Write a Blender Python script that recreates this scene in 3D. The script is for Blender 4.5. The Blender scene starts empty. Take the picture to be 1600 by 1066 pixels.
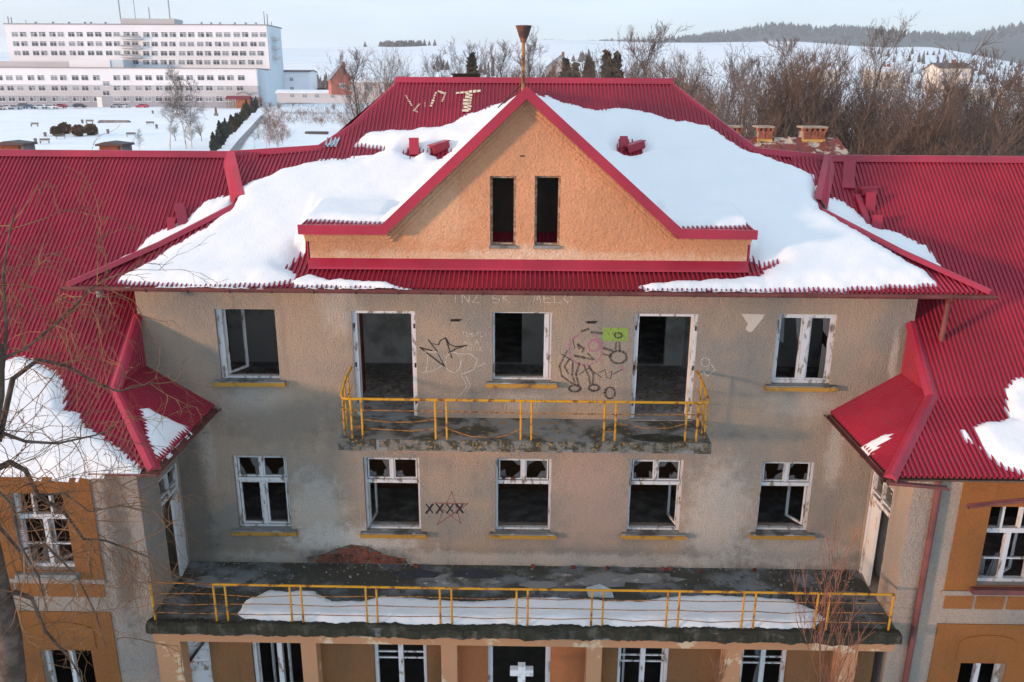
import bpy, math, random
from mathutils import Vector, Matrix
R = math.radians
# ------------------------------------------------------------------ camera, sky, sun, exposure
scene = bpy.context.scene
COL = scene.collection
PITCH, YAW, ROLL = R(17.13), R(.788), R(-.307)
cp, sp, cy, sy = math.cos(PITCH), math.sin(PITCH), math.cos(YAW), math.sin(YAW)
_f = Vector((-sy * cp, cy * cp, -sp)); _r = Vector((cy, sy, 0)); _u = _r.cross(_f)
RT = math.cos(ROLL) * _r - math.sin(ROLL) * _u
UP = math.sin(ROLL) * _r + math.cos(ROLL) * _u
CAMLOC = Vector((.025, -16.2, 15.0))
cam = bpy.data.cameras.new('camera'); camo = bpy.data.objects.new('camera', cam); COL.objects.link(camo)
cam.sensor_width = 36; cam.lens = 36 * 1292 / 1600; cam.clip_start = .1; cam.clip_end = 20000
camo.matrix_world = Matrix(((RT.x, UP.x, -_f.x, CAMLOC.x), (RT.y, UP.y, -_f.y, CAMLOC.y), (RT.z, UP.z, -_f.z, CAMLOC.z), (0, 0, 0, 1)))
scene.camera = camo
SUN_EL, SUN_AZ = R(5.0), math.atan2(-2.0, -1.0)          # low winter sun from the front left
world = bpy.data.worlds.new('World'); scene.world = world; world.use_nodes = True
wn = world.node_tree.nodes; wl = world.node_tree.links
bg = wn['Background']
sky = wn.new('ShaderNodeTexSky'); sky.sky_type = 'NISHITA'; sky.sun_disc = False
sky.sun_elevation = SUN_EL; sky.sun_rotation = SUN_AZ % (2 * math.pi); sky.altitude = 500
sky.air_density = 1.0; sky.dust_density = .4; sky.ozone_density = 2.0
bg.inputs['Strength'].default_value = .15
# thin high cloud veiling the blue of the sky
tcw = wn.new('ShaderNodeTexCoord'); mpw = wn.new('ShaderNodeMapping'); mpw.inputs['Scale'].default_value = (1.2, 1.2, 9)
nzw = wn.new('ShaderNodeTexNoise'); nzw.inputs['Scale'].default_value = 2.2; nzw.inputs['Detail'].default_value = 5
rpw = wn.new('ShaderNodeMapRange'); rpw.inputs[1].default_value = .35; rpw.inputs[2].default_value = .7; rpw.inputs[3].default_value = .5; rpw.inputs[4].default_value = .72
mxw = wn.new('ShaderNodeMix'); mxw.data_type = 'RGBA'
mxw.inputs[7].default_value = (9.2, 11.0, 13.0, 1)
wl.new(tcw.outputs['Generated'], mpw.inputs[0]); wl.new(mpw.outputs[0], nzw.inputs[0]); wl.new(nzw.outputs[0], rpw.inputs[0])
wl.new(rpw.outputs[0], mxw.inputs[0]); wl.new(sky.outputs[0], mxw.inputs[6]); wl.new(mxw.outputs[2], bg.inputs[0])
sun = bpy.data.lights.new('sun', 'SUN'); suno = bpy.data.objects.new('sun', sun); COL.objects.link(suno)
sun.energy = 5.0; sun.angle = R(4.5); sun.color = (1, .60, .38)
sdir = Vector((math.sin(SUN_AZ) * math.cos(SUN_EL), math.cos(SUN_AZ) * math.cos(SUN_EL), math.sin(SUN_EL)))
suno.rotation_euler = sdir.to_track_quat('Z', 'Y').to_euler()
vs = scene.view_settings; vs.view_transform = 'Standard'; vs.look = 'None'; vs.exposure = .03; vs.gamma = 1
vs.use_curve_mapping = False
random.seed(7)

# ------------------------------------------------------------------ helpers
def px_y(x, y, Y):
    d = RT * ((x - 800) / 1292) + UP * ((533 - y) / 1292) + _f
    return CAMLOC + d * ((Y - CAMLOC.y) / d.y)

class MB:
    def __init__(s): s.v = []; s.f = []; s.m = []
    def poly(s, pts, m=0):
        n = len(s.v); s.v += [tuple(p) for p in pts]; s.f.append(tuple(range(n, n + len(pts)))); s.m.append(m); return s
    def box(s, x0, x1, y0, y1, z0, z1, m=0, mat=None):
        n = len(s.v)
        pts = [(x, y, z) for z in (z0, z1) for y in (y0, y1) for x in (x0, x1)]
        if mat is not None: pts = [tuple(mat @ Vector(p)) for p in pts]
        s.v += pts
        for q in ((0, 2, 3, 1), (4, 5, 7, 6), (0, 1, 5, 4), (2, 6, 7, 3), (0, 4, 6, 2), (1, 3, 7, 5)):
            s.f.append(tuple(n + i for i in q)); s.m.append(m)
        return s
    def prism(s, pts, ext, m=0):
        ext = Vector(ext); k = len(pts); n = len(s.v)
        s.v += [tuple(p) for p in pts] + [tuple(Vector(p) + ext) for p in pts]
        s.f.append(tuple(range(n + k - 1, n - 1, -1))); s.f.append(tuple(range(n + k, n + 2 * k))); s.m += [m, m]
        for i in range(k):
            j = (i + 1) % k; s.f.append((n + i, n + j, n + k + j, n + k + i)); s.m.append(m)
        return s
    def tube(s, pts, r, n=6, m=0, cap=True):
        pts = [Vector(p) for p in pts]
        rs = r if isinstance(r, (list, tuple)) else [r] * len(pts)
        b = len(s.v); up0 = None
        for i, p in enumerate(pts):
            d = (pts[min(i + 1, len(pts) - 1)] - pts[max(i - 1, 0)])
            if d.length < 1e-9: d = Vector((0, 0, 1))
            d.normalize()
            if up0 is None:
                up0 = Vector((0, 0, 1)) if abs(d.z) < .9 else Vector((1, 0, 0))
            a = d.cross(up0)
            if a.length < 1e-4: a = d.orthogonal()
            a.normalize(); c = a.cross(d); up0 = c
            for k in range(n):
                t = 2 * math.pi * k / n
                s.v.append(tuple(p + (a * math.cos(t) + c * math.sin(t)) * rs[i]))
        for i in range(len(pts) - 1):
            for k in range(n):
                k2 = (k + 1) % n
                s.f.append((b + i * n + k, b + i * n + k2, b + (i + 1) * n + k2, b + (i + 1) * n + k)); s.m.append(m)
        if cap:
            s.f.append(tuple(b + k for k in range(n))[::-1]); s.m.append(m)
            e = b + (len(pts) - 1) * n
            s.f.append(tuple(e + k for k in range(n))); s.m.append(m)
        return s
    def build(s, name, mat, parent=None, smooth=False, label=None):
        me = bpy.data.meshes.new(name); me.from_pydata(s.v, [], s.f)
        mats = mat if isinstance(mat, (list, tuple)) else [mat]
        for q in mats: me.materials.append(q)
        if len(mats) > 1: me.polygons.foreach_set('material_index', s.m)
        if smooth: me.polygons.foreach_set('use_smooth', [True] * len(s.f))
        me.update()
        o = bpy.data.objects.new(name, me); COL.objects.link(o)
        if parent: o.parent = parent
        if label: o['label'] = label
        return o

def empty(name, loc=(0, 0, 0), parent=None):
    o = bpy.data.objects.new(name, None); COL.objects.link(o); o.location = loc
    if parent: o.parent = parent
    return o
def tag(o, label=None, cat=None, group=None, kind=None):
    if label: o['label'] = label
    if cat: o['category'] = cat
    if group: o['group'] = group
    if kind: o['kind'] = kind
    return o
def link_mesh(name, me, parent=None, loc=(0, 0, 0), rz=0, sc=None):
    o = bpy.data.objects.new(name, me); COL.objects.link(o); o.location = loc; o.rotation_euler.z = rz
    if sc is not None: o.scale = sc
    if parent: o.parent = parent
    return o

# ------------------------------------------------------------------ materials
def mat_new(name):
    m = bpy.data.materials.new(name); m.use_nodes = True
    return m, m.node_tree.nodes, m.node_tree.links, m.node_tree.nodes['Principled BSDF']
def pos_node(N, L, scale=(1, 1, 1), obj=False):
    mp = N.new('ShaderNodeMapping'); mp.inputs['Scale'].default_value = scale
    if obj:
        t = N.new('ShaderNodeTexCoord'); L.new(t.outputs['Object'], mp.inputs[0])
    else:
        g = N.new('ShaderNodeNewGeometry'); L.new(g.outputs['Position'], mp.inputs[0])
    return mp
def noise(N, L, vec, scale, detail=4, rough=.55):
    n = N.new('ShaderNodeTexNoise'); n.inputs['Scale'].default_value = scale; n.inputs['Detail'].default_value = detail
    n.inputs['Roughness'].default_value = rough
    L.new(vec.outputs[0], n.inputs[0]); return n
def rng(N, L, src, a, b, c=0., d=1.):
    r = N.new('ShaderNodeMapRange'); r.interpolation_type = 'SMOOTHSTEP'
    for i, q in ((1, a), (2, b), (3, c), (4, d)): r.inputs[i].default_value = q
    L.new(src, r.inputs[0]); return r
def mixc(N, L, fac, c1, c2):
    m = N.new('ShaderNodeMix'); m.data_type = 'RGBA'
    for idx, c in ((6, c1), (7, c2)):
        if hasattr(c, 'is_linked') or hasattr(c, 'links'): L.new(c, m.inputs[idx])
        else: m.inputs[idx].default_value = (*c, 1)
    if isinstance(fac, (int, float)): m.inputs[0].default_value = fac
    else: L.new(fac, m.inputs[0])
    return m.outputs[2]
def bump(N, L, b, src, strength=.5, dist=.01):
    n = N.new('ShaderNodeBump'); n.inputs['Strength'].default_value = strength; n.inputs['Distance'].default_value = dist
    L.new(src, n.inputs['Height']); L.new(n.outputs[0], b.inputs['Normal'])
def simple(name, c, rough=.7, var=.25, scale=3., metal=0, spec=.3, bumpd=0, bscale=40, obj=False):
    m, N, L, b = mat_new(name)
    p = pos_node(N, L, obj=obj)
    n = noise(N, L, p, scale, 5)
    f = rng(N, L, n.outputs[0], .3, .7)
    lo = tuple(q * (1 - var) for q in c); hi = tuple(min(1, q * (1 + var * .6)) for q in c)
    L.new(mixc(N, L, f.outputs[0], lo, hi), b.inputs['Base Color'])
    b.inputs['Roughness'].default_value = rough; b.inputs['Metallic'].default_value = metal
    b.inputs['Specular IOR Level'].default_value = spec
    if bumpd:
        n2 = noise(N, L, p, bscale, 3); bump(N, L, b, n2.outputs[0], .8, bumpd)
    return m
def two_tone(name, c1, c2, scale, lo, hi, rough=.8, bumpd=.004, bscale=60, stretch=(1, 1, 1), spec=.2, obj=False, c3=None):
    m, N, L, b = mat_new(name)
    p = pos_node(N, L, stretch, obj=obj)
    n = noise(N, L, p, scale, 6, .62)
    f = rng(N, L, n.outputs[0], lo, hi)
    col = mixc(N, L, f.outputs[0], c1, c2)
    if c3:
        n3 = noise(N, L, p, scale * 3.7, 6, .6); f3 = rng(N, L, n3.outputs[0], .56, .66); col = mixc(N, L, f3.outputs[0], col, c3)
    L.new(col, b.inputs['Base Color'])
    b.inputs['Roughness'].default_value = rough; b.inputs['Specular IOR Level'].default_value = spec
    if bumpd:
        p2 = pos_node(N, L, obj=obj); n2 = noise(N, L, p2, bscale, 3); bump(N, L, b, n2.outputs[0], .8, bumpd)
    return m

def plaster(name, warm, grey, white, bumpd=.012, bscale=34, wamt=.62, dirt=(.16, .145, .13), spots=()):
    m, N, L, b = mat_new(name)
    p = pos_node(N, L)
    n1 = noise(N, L, p, .55, 4); col = mixc(N, L, rng(N, L, n1.outputs[0], .36, .64).outputs[0], warm, grey)
    ps = pos_node(N, L, (2.2, 2.2, .22))
    n2 = noise(N, L, ps, 1.6, 6, .6); col = mixc(N, L, rng(N, L, n2.outputs[0], .54, .78, 0, .6).outputs[0], col, dirt)
    n4 = noise(N, L, pos_node(N, L, (1, 1, .55)), .8, 7, .68); col = mixc(N, L, rng(N, L, n4.outputs[0], wamt, wamt + .13, 0, .6).outputs[0], col, white)
    nd = noise(N, L, p, 3.2, 5, .75)
    for (cx, cz, rx, rz, c, st) in spots:               # run-off, lime bloom, soot, and some shade or sunlight painted in as spots
        mp = N.new('ShaderNodeMapping'); mp.vector_type = 'POINT'
        mp.inputs['Location'].default_value = (-cx / rx, 0, -cz / rz); mp.inputs['Scale'].default_value = (1 / rx, 0, 1 / rz)
        g = N.new('ShaderNodeNewGeometry'); L.new(g.outputs['Position'], mp.inputs[0])
        ln = N.new('ShaderNodeVectorMath'); ln.operation = 'LENGTH'; L.new(mp.outputs[0], ln.inputs[0])
        ad = N.new('ShaderNodeMath'); ad.operation = 'MULTIPLY_ADD'; L.new(nd.outputs[0], ad.inputs[0]); ad.inputs[1].default_value = -2.2; L.new(ln.outputs['Value'], ad.inputs[2])
        f = rng(N, L, ad.outputs[0], -.75, .05, st, 0); col = mixc(N, L, f.outputs[0], col, c)
    n3 = noise(N, L, p, 30, 3, .6); col = mixc(N, L, rng(N, L, n3.outputs[0], .35, .72, .0, .3).outputs[0], col, tuple(q * .35 for q in warm))
    L.new(col, b.inputs['Base Color']); b.inputs['Roughness'].default_value = .95; b.inputs['Specular IOR Level'].default_value = .1
    nb = noise(N, L, p, bscale, 2, .5); nb2 = noise(N, L, p, bscale * .22, 3, .5)
    ma = N.new('ShaderNodeMath'); ma.operation = 'MULTIPLY_ADD'; L.new(nb2.outputs[0], ma.inputs[0]); ma.inputs[1].default_value = .9; L.new(nb.outputs[0], ma.inputs[2])
    bump(N, L, b, ma.outputs[0], 1., bumpd)
    return m

def red_metal(name, c, rough=.42):
    m, N, L, b = mat_new(name)
    p = pos_node(N, L)
    n1 = noise(N, L, p, .7, 5); f = rng(N, L, n1.outputs[0], .3, .7)
    col = mixc(N, L, f.outputs[0], tuple(q * .8 for q in c), tuple(min(1, q * 1.15) for q in c))
    n2 = noise(N, L, pos_node(N, L, (9, 1.4, 1.4)), 1.5, 6, .65); f2 = rng(N, L, n2.outputs[0], .52, .76, 0, .6)
    col = mixc(N, L, f2.outputs[0], col, (.15, .035, .05))
    # each sheet has faded a little differently, with dirt settled at the laps
    sx = N.new('ShaderNodeSeparateXYZ'); g = N.new('ShaderNodeNewGeometry'); L.new(g.outputs['Position'], sx.inputs[0])
    q = N.new('ShaderNodeMath'); q.operation = 'MULTIPLY'; L.new(sx.outputs['X'], q.inputs[0]); q.inputs[1].default_value = .89
    fl = N.new('ShaderNodeMath'); fl.operation = 'FLOOR'; L.new(q.outputs[0], fl.inputs[0])
    wn_ = N.new('ShaderNodeTexWhiteNoise'); wn_.noise_dimensions = '1D'; L.new(fl.outputs[0], wn_.inputs['W'])
    col = mixc(N, L, rng(N, L, wn_.outputs['Value'], 0, 1, 0, .3).outputs[0], col, (.16, .014, .03))
    n5 = noise(N, L, p, 14, 5, .7); col = mixc(N, L, rng(N, L, n5.outputs[0], .64, .74, 0, .45).outputs[0], col, (.30, .13, .13))
    L.new(col, b.inputs['Base Color'])
    r = rng(N, L, n2.outputs[0], .3, .8, rough - .08, rough + .25); L.new(r.outputs[0], b.inputs['Roughness'])
    b.inputs['Specular IOR Level'].default_value = .35
    n3 = noise(N, L, p, 3.5, 2); bump(N, L, b, n3.outputs[0], .4, .006)
    return m

M = {}
M['roof'] = red_metal('corrugated_red_metal', (.29, .013, .034))
M['trim'] = red_metal('red_metal_flashing', (.32, .017, .043), .38)
M['gutter'] = simple('brown_gutter_paint', (.135, .042, .038), .5, .3, 2)
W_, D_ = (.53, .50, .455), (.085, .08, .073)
M['plaster'] = plaster('roughcast_plaster', (.33, .252, .187), (.215, .20, .178), W_, .02, 30, .64, spots=(
    (-4.45, 5.9, .75, 1.3, W_, .48), (-3.7, 5.25, 1.7, .55, W_, .85), (4.35, 6.0, .9, 1.6, W_, .48), (6.1, 5.2, 1.5, .5, W_, .42), (6.68, 7.6, .22, 1.1, W_, .48), (-6.75, 7.5, .22, 1.3, W_, .36), (-3.75, 10.75, .5, .7, W_, .30), (7.62, 9.7, .10, .7, W_, .54),
    (1.6, 6.4, 1.2, 1.4, (.40, .27, .22), .6), (-1.6, 7.7, 1.8, .5, (.40, .27, .21), .6), (3.0, 11.0, 1.6, .4, (.36, .25, .19), .5), (-.2, 4.9, 9, .22, W_, .45), (-5.5, 8.75, .8, .5, W_, .24), (.2, 8.75, .8, .4, W_, .24), (-7.2, 6.2, .6, 2.6, D_, .6), (-5.0, 8.1, 1.6, .7, D_, .35), (5.8, 8.7, .9, .4, W_, .24), (-3.7, 4.9, 1.5, .35, D_, .9), (0, 7.95, 4.6, .2, D_, .7)))  # dark left corner is painted shade, pinkish middle patch is painted sunlight
M['plaster_side'] = plaster('wing_plaster', (.33, .26, .205), (.25, .225, .2), (.5, .46, .41), .02, 30, .62, spots=((-7.9, 6.4, .3, 2.4, (.09, .08, .07), .8),))
M['gable'] = plaster('ochre_gable_plaster', (.54, .265, .145), (.48, .24, .13), (.58, .36, .23), .02, 24, .66, (.34, .19, .1), spots=((-.4, 11.78, .7, .35, (.62, .5, .38), .5), (.5, 11.78, .7, .35, (.62, .5, .38), .5), (-3.4, 11.9, 1.2, .4, (.38, .22, .13), .5), (2.2, 12.5, 1.2, .7, (.38, .19, .1), .45), (0, 14.0, .8, .8, (.40, .21, .12), .45), (.05, 11.75, 6, .16, (.62, .48, .36), .5), (-1.7, 12.6, .8, .9, (.60, .38, .24), .5)))  # dark orange spots below the rakes are painted rake shade, the rest stains
M['ochre'] = plaster('orange_wing_plaster', (.265, .105, .033), (.215, .09, .032), (.36, .22, .11), .008, 34, .7, (.13, .065, .03))
M['brown'] = plaster('brown_wall_paint', (.20, .095, .04), (.16, .085, .04), (.26, .15, .08), .003, 40, .75, (.1, .055, .03))
M['orangebrown'] = plaster('rust_orange_wall_paint', (.40, .14, .055), (.33, .12, .05), (.42, .2, .1), .003, 40, .75, (.2, .08, .03))
M['pier'] = two_tone('peeling_pier_paint', (.40, .21, .11), (.52, .40, .27), 1.5, .56, .62, .9, .006, 30)
M['whitepaint'] = two_tone('peeling_white_paint', (.50, .51, .52), (.20, .16, .13), 9, .53, .63, .7, .002, 90, (1, 1, .35))
M['bluewhite'] = two_tone('flaking_door_paint', (.55, .57, .58), (.50, .23, .11), 2.4, .6, .64, .7, .002, 60)
M['yellow'] = two_tone('yellow_railing_paint', (.46, .225, .015), (.13, .05, .02), 6, .5, .64, .5, .001, 90)
M['sillyellow'] = two_tone('ochre_sill_paint', (.36, .195, .035), (.15, .09, .045), 5, .5, .7, .8, .004, 60)
M['rustwire'] = two_tone('rusty_wire', (.32, .14, .03), (.10, .04, .02), 9, .45, .6, .7, 0)
M['concrete'] = two_tone('stained_concrete', (.21, .21, .205), (.085, .08, .07), 1.3, .48, .62, .9, .01, 25, c3=(.33, .32, .30))
M['terrace'] = two_tone('mossy_terrace_floor', (.05, .049, .04), (.17, .18, .19), 1.1, .44, .66, .7, .02, 22, c3=(.06, .06, .045))
M['moss'] = two_tone('moss_crust', (.030, .029, .020), (.075, .07, .055), 3, .5, .66, .95, .03, 20)
M['interior'] = two_tone('interior_plaster', (.66, .66, .64), (.38, .36, .33), .9, .48, .66, .9, .004, 30)
M['ceiling'] = simple('interior_ceiling', (.7, .69, .66), .9, .4, 1)
M['rubblefloor'] = two_tone('littered_floor', (.26, .255, .25), (.55, .55, .54), 2.6, .4, .7, .95, .03, 22)
M['brick'] = simple('red_brick', (.17, .05, .034), .9, .6, 5, bumpd=.006)
M['brickbright'] = simple('chimney_brick', (.27, .10, .065), .9, .35, 5, bumpd=.006)
M['mortar'] = simple('old_mortar', (.30, .25, .2), .95, .35, 8, bumpd=.006)
M['snow'], N, L, b = mat_new('snow')
p = pos_node(N, L); n1 = noise(N, L, p, 1.5, 4); n2 = noise(N, L, p, 4, 6, .6)
L.new(mixc(N, L, n1.outputs[0], (.66, .685, .71), (.73, .74, .75)), b.inputs['Base Color'])
n6 = noise(N, L, p, 7, 7, .75); L.new(mixc(N, L, rng(N, L, n6.outputs[0], .62, .8, 0, .3).outputs[0], b.inputs['Base Color'].links[0].from_socket, (.45, .46, .47)), b.inputs['Base Color'])
b.inputs['Roughness'].default_value = .65; b.inputs['Specular IOR Level'].default_value = .25
n4 = noise(N, L, pos_node(N, L, (1.6, .7, .7)), 26, 4, .6); ma = N.new('ShaderNodeMath'); ma.operation = 'MULTIPLY_ADD'; L.new(n4.outputs[0], ma.inputs[0]); ma.inputs[1].default_value = .45; L.new(n2.outputs[0], ma.inputs[2])
bump(N, L, b, ma.outputs[0], .5, .028)
M['oldsnow'] = two_tone('thin_old_snow', (.74, .76, .78), (.55, .56, .56), 4, .5, .75, .7, .02, 12)
M['rustpipe'] = two_tone('rusty_pipe', (.30, .16, .06), (.10, .045, .025), 5, .45, .6, .8, .004, 40)
M['black'] = simple('matt_black', (.02, .018, .016), .8)
M['glass'], N, L, b = mat_new('dirty_glass')
b.inputs['Base Color'].default_value = (.016, .018, .02, 1); b.inputs['Roughness'].default_value = .3; b.inputs['Specular IOR Level'].default_value = .2
M['shard'], N, L, b = mat_new('grimy_glass_shard')
b.inputs['Base Color'].default_value = (.055, .055, .055, 1); b.inputs['Roughness'].default_value = .3
M['greypatch'] = simple('grey_metal_patch', (.36, .42, .46), .45, .2, 8)
M['palepaint'] = two_tone('weathered_pale_paint', (.62, .55, .40), (.48, .42, .30), 10, .4, .6, .85, 0)
def spray(name, c, lo, hi, amin=0., amax=.95, sc=22):
    m, N, L, b = mat_new(name); p = pos_node(N, L); n = noise(N, L, p, sc, 6, .75); f = rng(N, L, n.outputs[0], lo, hi, amin, amax)
    b.inputs['Base Color'].default_value = (*c, 1); b.inputs['Roughness'].default_value = .95; b.inputs['Specular IOR Level'].default_value = .1; L.new(f.outputs[0], b.inputs['Alpha']); return m
M['chalk'] = spray('chalk', (.74, .71, .66), .36, .58, .12, .65, 30)
M['spray_black'] = spray('black_spray_paint', (.03, .027, .03), .3, .5, .25)
M['spray_grey'] = spray('faded_grey_spray', (.06, .052, .05), .36, .62, .2, .75)
M['spray_pink'] = spray('pink_spray_paint', (.40, .17, .25), .38, .62, .1, .7, 14)
M['spray_green'] = spray('green_spray_paint', (.22, .33, .08), .3, .56, .35, .85, 14)
M['spray_red'] = spray('red_chalk_paint', (.22, .06, .06), .38, .58, .2, .9, 30)
M['bark'] = two_tone('bark', (.06, .044, .035), (.12, .092, .075), 4, .4, .65, .95, .01, 20)
M['twig'] = simple('brown_twigs', (.115, .078, .06), .9, .3, 2)
M['twig_grey'] = simple('grey_twigs', (.13, .115, .105), .9, .3, 2)
M['twig_red'] = simple('reddish_twigs', (.21, .092, .045), .8, .3, 2)
M['willow'] = simple('willow_twigs', (.165, .082, .036), .7, .4, 3)
M['birch'] = two_tone('birch_bark', (.52, .48, .44), (.12, .09, .07), 3, .58, .66, .9, 0, stretch=(1, 1, .3))
M['conifer'] = simple('conifer_needles', (.045, .058, .042), .9, .5, 1.5)
M['thuja'] = simple('brownish_hedge_needles', (.075, .06, .03), .95, .5, .8)
M['roundbush'] = simple('brown_clipped_bush', (.12, .06, .03), .95, .4, 1.2)
M['darkforest'] = simple('far_forest', (.035, .045, .045), 1, .35, .02)

# ------------------------------------------------------------------ the roofs as height functions
FR = ((-.72, 11.28), (0, 11.54), (3.85, 13.58), (4.6, 14.05), (6.0, 15.16), (13.0, 10.0))
def zfront(y):
    if y <= FR[0][0]: return FR[0][1] + (y - FR[0][0]) * .36
    for (a, za), (b_, zb) in zip(FR, FR[1:]):
        if y <= b_: return za + (zb - za) * (y - a) / (b_ - a)
    return 10.
def zwing(x, y):
    if y < -1.3: z = 8.5 + (y + 3.0) * (.86 / 1.7)
    elif y < 3.5: z = 9.36 + (y + 1.3) * (4.1 / 4.8)
    else: z = 13.46 - (y - 3.5) * .8
    a = abs(x)
    if y < 0 and a < 7.82:
        z = min(z, 9.36 - (7.82 - a) * (.86 / 1.35)) if a > 6.47 else -9
    return z
def zmain(x, y):
    z = zfront(y); d = min(x + 8.75, 8.9 - x)
    if y > 1.73 and ((x < 0 and x > -6.28 - (y - 2.1) * .443) or (x >= 0 and x < 6.5 + (y - 2.1) * .43)): return z
    return min(z, zfront(-.72 + d)) if d > 0 and y > -.75 else -9
def zdorm(x, y):
    a = abs(x - .05)
    if y > -.32:
        if a < 2.9: return 14.9 - .92 * a
        if a < 4.45: return 12.3 + .1 * (y + .3)
    return -9
def zroof(x, y):
    z = zmain(x, max(y, -.74)) if y > -.9 else -9
    z = max(z, zdorm(x, y))
    if abs(x) > 7.86 or y > 1.0: z = max(z, zwing(x, y))
    return z

# ================================================================== THE SETTING
def lerp_tab(tab, x):
    if x <= tab[0][0]: return tab[0][1]
    for (a, va), (b_, vb) in zip(tab, tab[1:]):
        if x <= b_:
            t = (x - a) / (b_ - a); t = t * t * (3 - 2 * t); return va + (vb - va) * t
    return tab[-1][1]
def ground_z(x, y):
    if y < 0:
        d = -(x * .894 + y * .447)                      # distance towards the low sun: unseen bank added to shade the lower front
        return -1.5 + (13.2 * min(1, max(0, (d - 45) / 25)) if d > 45 else 0)
    if y < 330: return -1.5 + .0303 * y
    return 8.5
CREST = [(-60, 1.3), (-32, 1.7), (-24, 2.1), (-16, 2.25), (-9, 2.45), (-4, 2.6), (2, 2.95), (8, 2.75), (16, 2.75), (24, 2.35), (31, 1.3), (60, 1.0)]
BACK = [(-60, .6), (-5, 1.2), (1, 2.75), (8, 2.9), (13, 3.35), (16, 3.75), (19, 3.6), (24, 3.15), (27, 3.1), (30, 3.5), (34, 3.9), (60, 3.6)]
def hill_z(az, d):
    e = lerp_tab(CREST, math.degrees(az)); zc = 15 + 1500 * math.tan(R(e))
    if d < 330: return None
    if d < 520: base = 8.5 - 3 * (d - 330) / 190
    else:
        t = min(1, (d - 520) / 980); t2 = t * t * (3 - 2 * t) * .55 + t * .45; base = 5.5 + (zc - 5.5) * t2
        if d > 1500: base = zc - (d - 1500) * .05
    wob = 1.6 * math.sin(az * 37 + d * .011) + 1.1 * math.sin(az * 61 - d * .017 + 1)
    return base + wob * min(1, max(0, (d - 450) / 500)) * (1 if d < 1300 else .4)
mb = MB()
NX, ys = 84, [-120, -90, -70, -55, -40, -25, -12, 0, 20, 40, 80, 130, 180, 230, 280, 330]
for j, yv in enumerate(ys):
    for i in range(NX + 1):
        xv = -420 + 840 * i / NX
        mb.v.append((xv, yv, ground_z(xv, yv) + .25 * math.sin(xv * .13 + yv * .09) * (1 if 20 < yv < 300 else 0)))
for j in range(len(ys) - 1):
    for i in range(NX):
        a = j * (NX + 1) + i; mb.f.append((a, a + 1, a + NX + 2, a + NX + 1)); mb.m.append(0)
gm, N, L, b = mat_new('trodden_snow_field')
p = pos_node(N, L); n1 = noise(N, L, p, .12, 5); n2 = noise(N, L, p, .55, 7, .7); n3 = noise(N, L, pos_node(N, L, (.3, 1, 1)), .25, 6, .7)
col = mixc(N, L, rng(N, L, n1.outputs[0], .3, .7).outputs[0], (.76, .79, .82), (.84, .85, .86))
col = mixc(N, L, rng(N, L, n2.outputs[0], .62, .74, 0, .55).outputs[0], col, (.30, .29, .27))
col = mixc(N, L, rng(N, L, n3.outputs[0], .66, .72, 0, .4).outputs[0], col, (.42, .40, .37))
L.new(col, b.inputs['Base Color']); b.inputs['Roughness'].default_value = .8; bump(N, L, b, n2.outputs[0], .5, .25)
tag(mb.build('ground', gm, smooth=True), 'snow covered ground around the building', kind='structure')
# rolling snow covered fields up to the crest
hm, N, L, b = mat_new('far_snow_fields')
p = pos_node(N, L, (.5, 1.6, 1)); n1 = noise(N, L, p, .012, 6, .65); n2 = noise(N, L, pos_node(N, L, (.15, 1.5, 1)), .03, 4, .6)
col = mixc(N, L, rng(N, L, n1.outputs[0], .58, .72, 0, .35).outputs[0], (.80, .82, .85), (.36, .34, .33))
col = mixc(N, L, rng(N, L, n2.outputs[0], .58, .64, 0, .3).outputs[0], col, (.45, .43, .42))
L.new(col, b.inputs['Base Color']); b.inputs['Roughness'].default_value = .85
def polar(name, mat, ds, zf, azs):
    mb = MB()
    for d in ds:
        for a in azs: mb.v.append((d * math.sin(a) if d > 340 else math.tan(a) * 330, d * math.cos(a) if d > 340 else 330, zf(a, d)))
    n = len(azs)
    for j in range(len(ds) - 1):
        for i in range(n - 1):
            q = j * n + i; mb.f.append((q, q + 1, q + n + 1, q + n)); mb.m.append(0)
    return mb.build(name, mat, smooth=True)
azs = [R(-52 + 104 * i / 130) for i in range(131)]
tag(polar('hills', hm, [330, 420, 520, 600, 700, 800, 900, 1000, 1100, 1200, 1300, 1400, 1500, 1600, 1900], hill_z, azs), 'snowy fields rising to a low crest', kind='structure')
def back_z(az, d):
    e = lerp_tab(BACK, math.degrees(az)); zc = 15 + 3400 * math.tan(R(e)) - 12
    t = min(1, max(0, (d - 2000) / 1400)); return 20 + (zc - 20) * t * t * (3 - 2 * t) + 5 * math.sin(az * 50 + d * .01)
fm, N, L, b = mat_new('wooded_hillside')
p = pos_node(N, L, (1, 1, 3)); n1 = noise(N, L, p, .006, 6, .7)
L.new(mixc(N, L, rng(N, L, n1.outputs[0], .6, .7, 0, .6).outputs[0], (.035, .045, .048), (.5, .52, .55)), b.inputs['Base Color']); b.inputs['Roughness'].default_value = 1
tag(polar('forested_hills', fm, [1950, 2200, 2500, 2800, 3100, 3400, 3700], back_z, azs), 'dark wooded hills on the skyline', kind='structure')

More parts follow.
